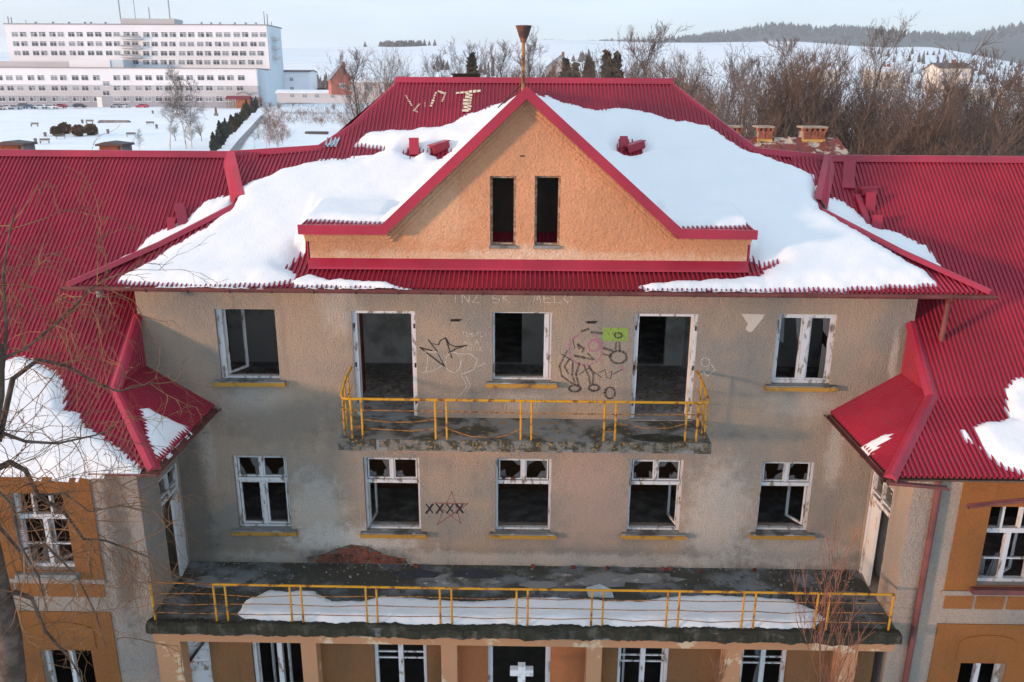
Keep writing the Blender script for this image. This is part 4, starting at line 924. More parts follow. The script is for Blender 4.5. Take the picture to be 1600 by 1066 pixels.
# ================================================================== SNOW ON ROOFS AND TERRACE
def seg_dist(px, py, poly):
    best = 1e9; ins = False; n = len(poly)
    for i in range(n):
        ax, ay = poly[i]; bx, by = poly[(i + 1) % n]
        dx, dy = bx - ax, by - ay; t = ((px - ax) * dx + (py - ay) * dy) / (dx * dx + dy * dy + 1e-12); t = 0 if t < 0 else 1 if t > 1 else t
        ex, ey = ax + dx * t - px, ay + dy * t - py; q = ex * ex + ey * ey
        if q < best: best = q
        if (ay > py) != (by > py) and px < (bx - ax) * (py - ay) / (by - ay) + ax: ins = not ins
    d = math.sqrt(best); return d if ins else -d
def wob(x, y):
    return .5 * math.sin(2.1 * x + 1.3 * y) + .35 * math.sin(4.7 * x - 3.1 * y + 1) + .25 * math.sin(9.3 * x + 7.7 * y + 2) + .15 * math.sin(19 * x - 15 * y)
def snow(name, label, poly, zf, th=.16, step=.09, soft=.3, holes=(), blur=0., mat=None, edge=.10):
    x0, x1 = min(p[0] for p in poly) - edge - step, max(p[0] for p in poly) + edge + step; y0, y1 = min(p[1] for p in poly) - edge - step, max(p[1] for p in poly) + edge + step
    nx, ny = int((x1 - x0) / step) + 1, int((y1 - y0) / step) + 1; idx = {}; mb = MB(); D = {}
    for j in range(ny + 1):
        for i in range(nx + 1):
            x, y = x0 + i * step, y0 + j * step; d = seg_dist(x, y, poly)
            for (hx, hy, hr) in holes: d = min(d, math.hypot(x - hx, (y - hy)) - hr)
            d += .028 * wob(x * 1.7, y * 1.7) + .03 * wob(x * 4.1 + 2, y * 5.3)
            if d < -edge: continue
            t = max(0, min(1, d / soft)); h = th * (t * (2 - t)) * .75 + th * .25 * t if d > 0 else d * .5
            h *= 1 + .13 * wob(x * .55 + 3, y * .55)
            z = zf(x, y)
            if blur:
                q = [zf(x + a, y + c) for a in (-blur, 0, blur) for c in (-blur, 0, blur)]; q = [v for v in q if v > z - 2]; z = max(z, sum(q) / len(q)) if d > .1 else z
            if z < 7 and zf is zroof or (zf is zroof and y < -.80): continue
            idx[(i, j)] = len(mb.v); mb.v.append((x, y, z + h + .012))
    for (i, j) in idx:
        q = ((i, j), (i + 1, j), (i + 1, j + 1), (i, j + 1))
        if all(k in idx for k in q) and max(mb.v[idx[k]][2] for k in q) - min(mb.v[idx[k]][2] for k in q) < .4: mb.f.append(tuple(idx[k] for k in q)); mb.m.append(0)
    return tag(mb.build(name, mat or M['snow'], smooth=True), label, 'snow', 'snow lying on the building')
S = snow
S('snow_blanket', 'large snow blanket left of the ochre gable on the main roof', [(-.11, 5.05), (-.54, 5.31), (-1.0, 5.08), (-1.55, 4.86), (-1.76, 4.67), (-2.28, 4.53), (-2.82, 4.46), (-3.35, 4.45), (-3.78, 4.35), (-3.96, 4.09), (-4.02, 3.92), (-3.33, 3.85), (-3.31, 3.61), (-3.71, 3.41), (-4.73, 3.33), (-5.54, 3.02), (-6.2, 2.45), (-6.45, 2.2), (-6.3, 1.7), (-6.75, 1.0), (-7.36, .28), (-7.88, -.44), (-7.84, -.6), (-7.6, -.68), (-6.99, -.73), (-6.21, -.76), (-5.06, -.72), (-4.45, -.58), (-4.45, -.35), (-4.75, -.1), (-4.5, .3), (-4.36, .2), (-2.8, .0), (-.02, -.12)], zroof, .14, .07, .35, [(-2.58, 3.62, .2), (-1.98, 3.65, .26)], .15)
S('snow_tongue', 'thin snow tongue along the eave below the left gable shoulder', [(-4.5, -.6), (-4.32, -.45), (-4.19, -.34), (-3.73, -.50), (-3.08, -.54), (-2.67, -.62), (-2.18, -.75), (-2.28, -.77), (-3.26, -.77), (-4.02, -.74), (-4.4, -.7)], zroof, .07, .04, .1, edge=.06)
S('snow_blanket', 'large bluish snow blanket right of the ochre gable on the main roof', [(.2, 5.55), (.47, 5.51), (1.16, 5.23), (1.81, 5.08), (2.41, 5.14), (3.16, 4.98), (3.73, 4.8), (4.46, 4.65), (4.73, 4.35), (5.3, 3.66), (5.71, 3.45), (6.19, 3.24), (6.6, 2.96), (6.45, 2.34), (6.4, 1.75), (7.0, 1.05), (7.5, .45), (7.95, -.05), (8.03, -.49), (7.56, -.55), (6.39, -.66), (5.0, -.73), (4.55, -.73), (4.6, -.3), (4.85, -.02), (5.15, .2), (4.75, .1), (4.6, .3), (4.5, .15), (3.1, .0), (.12, -.12)], zroof, .17, .07, .35, [(2.5, 3.8, .3)], .15)
S('snow_tongue', 'thin snow tongue along the eave below the right gable shoulder', [(5.02, -.7), (3.86, -.76), (2.38, -.74), (2.26, -.64), (3.12, -.45), (3.89, -.40), (4.65, -.3), (4.9, -.1), (5.2, -.3)], zroof, .09, .04, .12, edge=.06)
S('snow_strip', 'snow strip in the valley behind the left hip flashing', [(-6.4, 2.5), (-7.08, 2.41), (-7.28, 2.16), (-7.54, 1.83), (-7.94, 1.72), (-8.22, 1.49), (-8.44, 1.12), (-8.6, .9), (-8.45, .2), (-7.9, .5), (-7.3, 1.0), (-6.5, 1.8)], zroof, .13, .06, .25, blur=.15)
S('snow_strip', 'snow strip in the valley behind the right hip flashing', [(6.5, 2.55), (6.98, 2.54), (7.34, 2.24), (7.67, 1.87), (8.07, 1.8), (8.65, 1.48), (8.85, .95), (8.6, .2), (8.3, .3), (7.5, 1.0), (6.6, 1.8)], zroof, .16, .06, .25, blur=.15)
S('snow_patch', 'wide snow patch on the left wing eave behind bare twigs', [(-12, -.9), (-10.31, -.82), (-10.0, -.8), (-9.66, -.84), (-9.36, -.95), (-9.01, -1.12), (-8.82, -1.35), (-8.6, -1.82), (-8.35, -1.86), (-8.1, -2.14), (-7.72, -2.33), (-7.42, -2.48), (-6.81, -2.94), (-6.8, -3.05), (-7.43, -3.1), (-7.96, -3.13), (-9.07, -3.13), (-12, -3.13)], zwing, .13, .06, .2)
S('snow_patch', 'pointed snow patch on the inner slope of the left wing', [(-7.28, -1.55), (-7.2, -1.42), (-6.55, -1.25), (-6.53, -1.34), (-6.53, -2.5), (-6.58, -2.69), (-6.8, -2.38), (-7.12, -1.81)], lambda x, y: 9.36 - (7.82 - abs(x)) * (.86 / 1.35), .09, .05, .14)
S('snow_patch', 'large snow patch at the right edge on the right wing roof', [(12, -.9), (10.23, -.9), (9.71, -.97), (9.55, -.99), (9.26, -1.22), (9.13, -1.53), (9.13, -1.79), (8.87, -1.83), (8.53, -1.9), (8.3, -2.02), (8.32, -2.46), (8.51, -2.76), (8.81, -2.91), (9.23, -2.98), (12, -3.0)], zwing, .13, .06, .2)
S('snow_patch', 'small leftover snow scrap on the inner slope of the right wing', [(6.47, -1.72), (6.75, -1.72), (6.95, -1.84), (6.84, -1.97), (6.72, -1.98), (6.5, -2.05)], lambda x, y: 9.36 - (7.82 - abs(x)) * (.86 / 1.35), .05, .03, .08, edge=.05)
S('snow_patch', 'tiny snow sliver beside the large patch on the right wing', [(8.09, -2.0), (8.16, -2.02), (8.2, -2.3), (8.12, -2.28)], zwing, .04, .025, .05, edge=.04)
S('snow_drift', 'long snow drift on the terrace behind the yellow railing', [(-5.66, -1.9), (-5.61, -1.46), (-5.27, -1.11), (-4.37, -1.13), (-3.93, -1.46), (-3.32, -1.47), (-2.82, -1.24), (-2.23, -1.34), (-1.13, -1.4), (-.68, -1.41), (.28, -1.21), (1.52, -1.3), (2.48, -1.32), (3.31, -1.14), (3.85, -1.06), (5.61, -1.16), (6.02, -1.53), (6.13, -1.82), (5.84, -2.05), (5.19, -2.12), (3.21, -2.12), (1.53, -2.13), (.27, -2.1), (-1.08, -2.14), (-2.12, -2.13), (-3.82, -2.13), (-4.89, -2.08), (-5.56, -2.0)], lambda x, y: 4.755, .1, .05, .18, mat=M['snow'])

# ================================================================== BACKGROUND BUILDINGS
def on_ground(x, y, hint=None):
    """ground point under a picture position, by walking the view ray down to the sloping field"""
    d = RT * ((x - 800) / 1292) + UP * ((533 - y) / 1292) + _f
    t = 40.
    while t < 420:
        p = CAMLOC + d * t
        if p.z <= ground_z(p.x, p.y): return p
        t += .5
    return p
HW = simple('pinkish_white_render', (.70, .715, .75), .9, .06, .05); HG = simple('light_grey_render', (.46, .46, .48), .9, .06, .05); HD = simple('dark_grey_render', (.30, .31, .34), .9, .08, .05)
HS = simple('pale_blue_render', (.50, .58, .64), .9, .05, .05); HR = simple('flat_roof_felt', (.25, .25, .26), .9)
WIN = simple('white_window_frame', (.72, .72, .72), .6, .03)
GL, N, L, b = mat_new('window_glass'); b.inputs['Base Color'].default_value = (.05, .062, .085, 1); b.inputs['Roughness'].default_value = .15
GL2, N, L, b = mat_new('curtained_glass'); b.inputs['Base Color'].default_value = (.20, .235, .27, 1); b.inputs['Roughness'].default_value = .3
def win_mesh(w, h, variant):
    mb = MB(); t = .09
    mb.box(-w / 2, w / 2, -.06, 0, -h / 2, -h / 2 + t).box(-w / 2, w / 2, -.06, 0, h / 2 - t, h / 2)
    for xx in (-w / 2, -t / 2, w / 2 - t): mb.box(xx, xx + t, -.061, 0, -h / 2 + t, h / 2 - t)
    mb.box(-w / 2 + t, w / 2 - t, -.058, 0, h * .2, h * .2 + t)
    for k, (a, c) in enumerate(((-w / 2 + t, -t / 2), (t / 2, w / 2 - t))):
        mb.box(a, c, -.02, 0, -h / 2 + t, h * .2, 1 if (variant >> k) & 1 else 2); mb.box(a, c, -.02, 0, h * .2 + t, h / 2 - t, 1 if variant else 2)
    mb.box(-w / 2 - .1, w / 2 + .1, -.12, 0, -h / 2 - .08, -h / 2 - .001)
    o = mb.build('window', [WIN, GL, GL2]); me = o.data; bpy.data.objects.remove(o); return me
HOS = tag(empty('hospital_block', (-140, 292, 7)), 'long white hospital block with rows of windows behind the snowy field', 'building')
def hpart(name, mb, mat):
    for i in range(len(mb.v)): mb.v[i] = (mb.v[i][0] + 140, mb.v[i][1] - 292, mb.v[i][2] - 7)
    return mb.build(name, mat, HOS)
hx = lambda px, yp=100, Y=300: px_y(px, yp, Y).x
XU0, XU1 = hx(10, 60), hx(418, 60); ZU = px_y(220, 39, 300).z
hpart('wall', MB().box(XU0, XU1, 300, 318, 5, ZU), HW); hpart('end_wall', MB().box(XU1 + .01, XU1 + .5, 300.2, 316, 5, ZU - .05), HS)
hpart('roof', MB().box(XU0 - .2, XU1 + .6, 299.8, 318.2, ZU + .001, ZU + .35), HR)
XL1 = hx(402, 130, 288); ZL = px_y(200, 107, 288).z; zb1 = px_y(200, 133, 288).z; zb2 = px_y(200, 150.5, 288).z
hpart('low_wing_wall', MB().box(-230, XL1, 288, 299.9, zb1, ZL), HW); hpart('grey_band', MB().box(-230, XL1 + .02, 287.98, 299.9, zb2, zb1 - .002), HG); hpart('base_band', MB().box(-230, XL1 + .04, 287.96, 299.9, 4, zb2 - .002), HD)
hpart('low_wing_end', MB().box(XL1 + .05, XL1 + 2.4, 290, 299.9, 4, ZL - .4), HS); hpart('low_wing_roof', MB().box(-230, XL1 + .2, 287.7, 299.7, ZL + .001, ZL + .3), HR)
zp = px_y(60, 96, 291).z; hpart('roof_plant_room', MB().box(-230, hx(107, 100, 291), 291, 299.5, ZL + .301, zp), HG); hpart('roof_plant_room', MB().box(hx(107.5, 100, 291), hx(172, 100, 291), 291, 299.5, ZL + .301, zp + .5), HW); hpart('roof_plant_room', MB().box(hx(172.5, 100, 291), hx(192, 100, 291), 291.3, 299.5, ZL + .301, zp + .7), HS)
hpart('penthouse', MB().box(hx(181, 40), hx(266, 40), 304, 312, ZU + .351, px_y(220, 29, 304).z), HG)
for (a, y0, y1, r) in ((183, -14, 30, .22), (208, -2, 28, .12), (232, 11, 30, .18), (262, -4, 36, .22), (412, 18, 40, .18), (417, 22, 40, .2), (424, 34, 41, .15), (12, 26, 38, .2), (17, 27, 38, .2), (40, 31, 39, .12)):
    p0, p1 = px_y(a, y0, 306), px_y(a, y1 + 4, 306); hpart('antenna', MB().tube([p0, Vector((p0.x, p0.y, p1.z))], r, 6), HD)
for a in (56, 83, 108, 133, 142, 165, 315, 330, 344, 367, 384, 400):
    p = px_y(a, 37, 305); hpart('roof_vent', MB().tube([(p.x, 305, ZU), (p.x, 305, ZU + 1.1), (p.x, 305, ZU + 1.2)], [.3, .35, .7], 7), HD)
UPM = [win_mesh(2.45, 1.75, v) for v in (0, 1, 2, 3)]; LOM = [win_mesh(2.5, 1.8, v) for v in (0, 1, 3, 3)]
rnd = random.Random(14)
def hw(px, py, Y, meshes):
    p = px_y(px, py, Y); o = link_mesh('window', rnd.choice(meshes), HOS, (p.x + 140, Y - 292 - .01, p.z - 7))
for row, yy in enumerate((53.8, 68.5, 83, 97)):
    for k, c in enumerate((23.3, 53, 82, 111.5, 140.7, 169.4, 198, 228.8, 257, 286, 314, 342, 370, 398)):
        for q in (0, 12.9):
            x_ = c + q + row * (2.3 * (220 - c) / 220)
            if row == 3 and x_ < 195: continue
            hw(x_, yy + .5 * (c > 200), 300, UPM)
for yy in (111, 124.5, 138.5): hw(415.5, yy, 300, UPM)
for row, yy in enumerate((121.7, 138, 154.5)):
    for c in (-1, 14.5, 30, 48.5, 64, 84.5, 99, 117.5, 132.5, 150.5, 182.5, 197.5, 217, 232, 249.5, 263.5, 282, 296.5, 314, 328.5, 346, 360, 377):
        hw(c + row * 2.2 * (200 - c) / 200, yy, 288 - (.02 if row else 0) - (.02 if row == 2 else 0), LOM)
for yy in (131, 145.5): hw(166, yy, 287.97, LOM)
for k, yy in enumerate((59.5, 74, 88.5)):
    p = px_y(206, yy + 1.5, 299); w = 3.6; hpart('balcony', MB().box(p.x - w, p.x + w, 298.3, 299.98, p.z - .15, p.z + .12), HG); hpart('balcony_rail', MB().box(p.x - w, p.x + w, 298.25, 298.32, p.z + .5, p.z + 1.1), HD)
    p = px_y(426, yy + 3, 306); hpart('end_balcony', MB().box(XU1 + .51, XU1 + 2.0, 303, 309, p.z - .1, p.z + .9), HG)
hpart('entrance_canopy', MB().tube([(hx(370, 145, 286), 286, px_y(378, 147, 286).z)] + [(hx(370 + k * 2.3, 145, 286), 286, px_y(378, 147 - 3.2 * math.sin(math.pi * k / 8), 286).z) for k in range(1, 8)] + [(hx(389, 145, 286), 286, px_y(378, 147, 286).z)], .35, 5), HD)
p = on_ground(170, 166); hpart('entrance_door', MB().box(hx(151, 155, 287.9), hx(159, 155, 287.9), 287.9, 287.955, 7, 10.6), WIN)

def house(name, label, x, y, w, d, h, rh, wallm, roofm, rz=0, wins=(), chim=0, group=None, base=None, gable_front=True):
    z = ground_z(x, y) if base is None else base
    t = tag(empty(name, (x, y, z)), label, 'house', group); t.rotation_euler.z = rz
    mb = MB()
    if gable_front:
        mb.prism([(-w / 2, -d / 2, -1), (w / 2, -d / 2, -1), (w / 2, -d / 2, h), (0, -d / 2, h + rh), (-w / 2, -d / 2, h)], (0, d, 0)); mb.build('wall', wallm, t)
        rf = MB().prism([(-w / 2 - .4, -d / 2 - .4, h - .25), (0, -d / 2 - .4, h + rh + .05), (w / 2 + .4, -d / 2 - .4, h - .25), (w / 2 + .4, -d / 2 - .4, h), (0, -d / 2 - .4, h + rh + .35), (-w / 2 - .4, -d / 2 - .4, h)], (0, d + .8, 0)).build('roof', roofm, t)
    else:
        mb.prism([(-w / 2, -d / 2, -1), (-w / 2, d / 2, -1), (-w / 2, d / 2, h), (-w / 2, 0, h + rh), (-w / 2, -d / 2, h)], (w, 0, 0)); mb.build('wall', wallm, t)
        rf = MB().prism([(-w / 2 - .4, -d / 2 - .4, h - .25), (-w / 2 - .4, -d / 2 - .4, h), (-w / 2 - .4, 0, h + rh + .35), (-w / 2 - .4, d / 2 + .4, h), (-w / 2 - .4, d / 2 + .4, h - .25), (-w / 2 - .4, 0, h + rh + .05)], (w + .8, 0, 0)).build('roof', roofm, t)
    if chim: MB().box(chim - .4, chim + .4, -.4, .4, h + rh * .4, h + rh + 1.3).build('chimney', M['brickbright'], rf)
    for (wx_, wz) in wins: link_mesh('window', UPM[0], t, (wx_, -d / 2 - .01, wz), 0, (.6, 1, .75))
    return t
redw = simple('red_house_wall', (.40, .13, .10), .9, .1, .3); slate = simple('slate_roof', (.22, .25, .28), .8, .15, .3); beige = simple('beige_house_wall', (.40, .38, .37), .9, .1, .3)
snowroof = simple('snowy_roof', (.7, .72, .75), .9, .1, .3); dkroof = simple('dark_roof', (.12, .10, .10), .9, .2, .3)
def at(px, py, Y): return px_y(px, py, Y)
p = at(533, 152, 230); house('gable_house', 'small red gabled house beside the dark bushes', p.x, 230, 6.0, 9, 3.0, 3.6, redw, slate, R(18), [(0, 1.4)], 1.2, base=at(533, 142, 230).z)
p = at(585, 150, 190); house('beige_house', 'long beige house behind bare trees left of the roof ridge', p.x, 190, 9, 8, 3.6, .6, beige, snowroof, 0, [(-4.5, 2.2), (-1, 2.2), (3, 2.2)], gable_front=False, base=at(585, 152, 190).z)
p = at(452, 150, 315); house('annex_block', 'pale grey hospital annex right of the main block', p.x, 322, 16, 12, 9.5, .3, HW, dkroof, 0, [(1.0, 6.6), (1.0, 3.2), (-4.5, 6.6)], gable_front=False, base=at(452, 152, 315).z)
p = at(505, 140, 260); house('long_shed', 'low grey roadside sheds behind the round bushes', p.x, 262, 30, 5, 2.2, .5, HG, snowroof, 0, [(-10, 1.2), (-6, 1.2), (-2, 1.2), (3, 1.2), (8, 1.2)], gable_front=False, base=at(505, 153, 260).z - .6)
p = at(1078, 115, 240); house('dark_house', 'dark roofed house among the trees by the middle ridge', at(875, 108, 240).x, 240, 8, 8, 3, 3, beige, slate, 0, [], .8, base=at(875, 122, 240).z)
for i, (px_, py_, Y_, w_, h_, lab) in enumerate(((1380, 112, 300, 11, 5, 'white flat house seen through the right trees'), (1480, 118, 260, 10, 6.5, 'cream block with balconies behind the large bare tree'), (1520, 132, 250, 14, 3, 'low pale garage wing at far right'), (1290, 108, 330, 9, 5, 'white gabled house with orange chimney far right'))):
    house('far_house', lab, at(px_, py_, Y_).x, Y_, w_, 9, h_, 1.2, simple('cream_wall', (.62, .57, .50), .9, .1, .3), snowroof if i != 1 else dkroof, 0, [(-w_ * .3, h_ * .7), (0, h_ * .7), (w_ * .3, h_ * .7), (-w_ * .3, h_ * .3), (w_ * .3, h_ * .3)], 1.5 if i != 2 else 0, gable_front=False, base=at(px_, py_ + 22, Y_).z)
# neighbouring shed roof of rusty sheets with three brick chimneys
SH = tag(empty('rusty_roof_shed', (9.2, 15, 0)), 'outbuilding roof of rusty peeling sheets with three brick chimneys', 'outbuilding')
rm = two_tone('rust_and_grey_sheet', (.17, .05, .045), (.42, .37, .30), 1.3, .52, .57, .85, .004, 30, (1.2, 1.2, .4), c3=(.30, .17, .09))
zb_ = px_y(1200, 216, 16.2).z; za = zb_ - 1.2
MB().box(5.2, 11.0, 14.6, 19.5, -1.5, 11.6).build('wall', M['brick'], SH).location = (-9.2, -15, 0)
xs_ = [4.6 + k * .62 for k in range(13)]
for k in range(12):
    x0, x1 = xs_[k], xs_[k + 1]; sk = .0 if k < 9 else .0
    o = MB().prism([(x0 + .012, 13.6, za), (x1 - .012, 13.6, za), (x1 - .012 - .02 * k, 16.2, zb_), (x0 + .012 - .02 * k, 16.2, zb_)], (0, 0, .03 + .006 * (k % 2))).build('roof_sheet', rm, SH); o.location = (-9.2, -15, 0)
    o = MB().prism([(x1 - .02, 13.6, za + .03), (x1 + .02, 13.6, za + .03), (x1 + .02 - .02 * k, 16.2, zb_ + .03), (x1 - .02 - .02 * k, 16.2, zb_ + .03)], (0, 0, .05)).build('seam', rm, SH); o.location = (-9.2, -15, 0)
MB().prism([(4.6, 16.21, zb_), (11.8, 16.21, zb_), (11.8, 19.8, 12.0), (4.6, 19.8, 12.0)], (0, 0, .03)).build('rear_roof', rm, SH).location = (-9.2, -15, 0)
bk = MB().box(-.12, .12, -.055, .055, -.032, .032).build('brick', M['brickbright'], SH); bme = bk.data; bpy.data.objects.remove(bk)
rnd = random.Random(4)
for (pa, pb) in ((1136, 1155), (1182, 1204), (1252, 1286)):
    a, c = px_y(pa, 205, 16.2).x, px_y(pb, 205, 16.2).x; zt = px_y(1200, 205.5, 15.9).z
    ch = MB().box(a + .02 - 9.2, c - .02 - 9.2, .92, 1.58, 12.9, zt).build('chimney', M['mortar'], SH)
    MB().box(a - .01 - 9.2, c + .01 - 9.2, .89, 1.61, zb_ - .12, zb_ - .02).build('chimney_base', simple('yellow_mortar', (.45, .33, .10), .9, .3, 4), ch)
    r_ = 0; z = zb_ + .015
    while z < zt - .02:
        n = max(2, round((c - a) / .26)); w = (c - a) / n
        for k in range(n): link_mesh('brick', bme, ch, (a + w * (k + .5) - 9.2 + rnd.uniform(-.01, .01), .93, z), 0, (w / .26 * rnd.uniform(.93, 1.0), 1, 1))
        z += .075; r_ += 1
    n = max(3, round((c - a) / .2)); w = (c - a) / n
    for k in range(n + 1): link_mesh('brick', bme, ch, (a + w * k - 9.2, 1.0, zt + .06), 0, (.35, 2.2, 1.8))
    MB().box(a - .05 - 9.2, c + .05 - 9.2, .84, 1.66, zt + .121, zt + .19).build('chimney_cap', M['mortar'], ch)
# brick chimneys rising behind the left wing ridge
for (pa, pb, lab) in ((-2, 36, 'low brick chimney with dark cap at the far left ridge'), (155, 191, 'low brick chimney with dark cap behind the left ridge')):
    a, c = px_y(pa, 230, 8).x, px_y(pb, 230, 8).x; zt = px_y(100, 228, 8).z
    ch = tag(empty('brick_chimney', ((a + c) / 2, 8, 9)), lab, 'chimney'); w = (c - a) / 2
    MB().box(-w, w * .65, 0, .6, 0, zt - 9).build('stack', M['brickbright'], ch); MB().box(w * .651, w, .02, .6, 0, zt - 9).build('stack_side', simple('grey_stack', (.2, .2, .2), .9), ch)
    MB().prism([(-w - .08, -.08, zt - 9 + .001), (w + .05, -.08, zt - 9 + .001), (w + .05, -.08, zt - 9 + .06), (-w * .4, -.08, zt - 9 + .12), (-w - .08, -.08, zt - 9 + .05)], (0, .76, 0)).build('cap', dkroof, ch)

# ================================================================== YARD THINGS ON THE SNOWY FIELD
CARP = {n: simple('car_paint_' + n, c, .3, .05, 1, spec=.5, obj=True) for n, c in (('white', (.62, .63, .65)), ('silver', (.42, .44, .47)), ('blue', (.10, .16, .26)), ('dark', (.05, .06, .08)), ('red', (.42, .03, .06)), ('grey', (.2, .22, .25)))}
tyre = simple('tyre', (.02, .02, .02), .9)
def car(x, y, rz, col, label):
    t = tag(empty('parked_car', (x, y, ground_z(x, y))), label, 'car', 'cars parked along the hospital'); t.rotation_euler.z = rz
    sec = [(-2.1, .35), (2.1, .35), (2.15, .75), (1.2, .9), (.6, 1.42), (-1.2, 1.45), (-1.95, .95), (-2.15, .8)]
    MB().prism([(a, -.85, c) for a, c in sec], (0, 1.7, 0)).build('body', CARP[col], t)
    MB().prism([(a, -.87, c) for a, c in ((1.0, .92), (.52, 1.36), (-1.15, 1.38), (-1.7, .95))], (0, 1.74, 0)).build('side_windows', GL, t)
    MB().prism([(a, -.7, c) for a, c in ((1.19, .93), (.63, 1.41), (.66, 1.43), (1.24, .93))], (0, 1.4, 0)).build('windscreen', GL, t)
    for a in (-1.35, 1.35):
        for c in (-.88, .68): MB().tube([(a, c, .33), (a, c + .2, .33)], .33, 10).build('wheel', tyre, t)
for i, (px_, py_, col, lab) in enumerate(((-2, 172, 'silver', 'silver car cut by the left picture edge'), (11, 171, 'white', 'white hatchback leftmost whole car'), (25, 171, 'silver', 'silver car second from the left'), (35, 166, 'dark', 'dark car in the row behind the blue car'), (46, 170, 'blue', 'blue estate car beside white van cars'), (63, 170, 'white', 'white car right of the blue car'), (81, 170, 'white', 'white car just left of the red car'), (95, 169, 'red', 'red car in the middle of the parked row'), (125, 167, 'dark', 'dark car alone right of the red car'), (182, 165, 'grey', 'dark grey car right of the entrance'), (194, 165, 'silver', 'silver car right of the entrance'), (222, 164, 'red', 'red car parked alone near the birches'))):
    p = on_ground(px_, py_); p.y = min(p.y, 282); car(px_y(px_, py_, p.y).x, p.y, rnd.uniform(-.1, .1) + (math.pi if i % 2 else 0), col, lab)
bw = simple('park_timber', (.16, .11, .08), .9, .2, 1); stone = simple('grey_stone', (.2, .19, .18), .9, .3, 1, obj=True)
def bench(px_, py_, label, rz=0):
    p = on_ground(px_, py_); t = tag(empty('bench', (p.x, p.y, ground_z(p.x, p.y))), label, 'bench', 'benches in the snowy park'); t.rotation_euler.z = rz
    MB().box(-1.0, 1.0, -.25, .25, .42, .5).build('seat', bw, t); MB().box(-1.0, 1.0, .26, .32, .6, .95).build('backrest', bw, t)
    for a in (-.85, .78): MB().box(a, a + .07, -.22, .31, 0, .419).build('leg', stone, t)
for i, (a, c, l) in enumerate(((54, 198, 'bench far left on the snowy field'), (140, 193, 'bench above the round bushes beside a bin'), (70, 224, 'bench nearest the left roof ridge'), (205, 214, 'bench between the round bushes and birches'), (235, 196, 'bench right of the field near the birches'), (278, 183, 'bench behind the birch trees'), (95, 217, 'low bench in front of the round bushes'))): bench(a, c, l, .1 * i)
for i, (a, c, l) in enumerate(((129, 193, 'litter bin beside the bench above the round bushes'), (56, 224, 'litter bin by the nearest bench'), (71, 214, 'litter bin left of the round bushes'), (152, 210, 'litter bin right of the round bushes'), (169, 209, 'flat stone litter bin further right'), (239, 178, 'litter bin near the parked red car'), (245, 201, 'litter bin left of the birches'))):
    p = on_ground(a, c); t = tag(empty('litter_bin', (p.x, p.y, ground_z(p.x, p.y))), l, 'bin', 'litter bins in the park')
    MB().tube([(0, 0, 0), (0, 0, .9), (0, 0, .91)], [.28, .36, .30], 8).build('bin_body', stone, t); MB().tube([(0, 0, .92), (0, 0, 1.0)], [.38, .2], 8).build('lid', bw, t)
p = on_ground(179, 192.5); t = tag(MB().box(-4.2, 4.2, -.7, .7, -.2, .55).box(-3.9, 3.9, -.4, .4, .551, .75).build('stone_planter', stone), 'long low stone planter on the field', 'planter'); t.location = (p.x, p.y, ground_z(p.x, p.y))
p = on_ground(495, 209); t = tag(MB().box(-2.6, 2.6, -.9, .9, -.2, .45).box(-2.4, 2.4, -.7, .7, .451, .5).build('concrete_pit', simple('dark_concrete', (.09, .08, .075), .9, .3, 1)), 'dark low concrete slab in the snow right of the reeds', 'slab'); t.location = (p.x, p.y, ground_z(p.x, p.y))
p = on_ground(338, 182); t = tag(empty('statue', (p.x, p.y, ground_z(p.x, p.y))), 'small dark statue on a plinth near the red shelter', 'statue')
MB().box(-.5, .5, -.5, .5, -.1, .9).build('plinth', stone, t); MB().tube([(0, 0, .9), (0, 0, 1.7), (0, 0, 2.3), (0, 0, 2.45), (.02, 0, 2.7), (0, 0, 2.85)], [.38, .33, .36, .14, .19, .05], 9).build('figure', bw, t)
p = on_ground(375, 169); t = tag(empty('park_shelter', (p.x, p.y, ground_z(p.x, p.y))), 'timber shelter with dark red roof in front of the hospital', 'shelter')
MB().box(-.8, 3.8, -1.2, 1.2, 0, 3.0).build('hut', simple('orange_timber', (.30, .11, .05), .9, .2, 1), t); MB().prism([(-4.4, -1.9, 3.0), (4.4, -1.9, 3.0), (4.2, -.2, 4.0), (-4.2, -.2, 4.0)], (0, 0, .12)).prism([(-4.4, 1.7, 3.0), (-4.2, -.19, 4.0), (4.2, -.19, 4.0), (4.4, 1.7, 3.0)], (0, 0, .12)).build('roof', simple('dark_red_sheet', (.19, .025, .05), .7), t)
for a in (-4.0, -2.4): 
    for c in (-1.5, 1.3): MB().box(a, a + .15, c, c + .15, 0, 3.0).build('post', bw, t)

# ================================================================== PLANTS
def leafy(name, mat, n, rx, ry, rz, seed, leaf=.16, hollow=.5, cone=False):
    """crown of many small faces spread through an uneven volume"""
    rr = random.Random(seed); mb = MB()
    for i in range(n):
        while True:
            x, y, z = rr.uniform(-1, 1), rr.uniform(-1, 1), rr.uniform(-1, 1); q = math.sqrt(x * x + y * y + z * z)
            if hollow < q < 1 + .12 * math.sin(5 * x + 7 * z + seed): break
        if cone: k = max(.03, (1 - z) / 2) ** .9; x *= k * 1.1; y *= k * 1.1
        c = Vector((x * rx, y * ry, rz + z * rz)); a = Vector((rr.gauss(0, 1), rr.gauss(0, 1), rr.gauss(0, 1))).normalized() * leaf * rr.uniform(.6, 1.5); d = a.orthogonal() * .8
        mb.poly([c - a, c + d * .8, c + a, c - d * .8])
    o = mb.build(name, mat); me = o.data; bpy.data.objects.remove(o); return me
core_m = MB().tube([(0, 0, 0), (0, 0, 1)], [.06, .03], 5).build('stem', M['bark']); core_me = core_m.data; bpy.data.objects.remove(core_m)
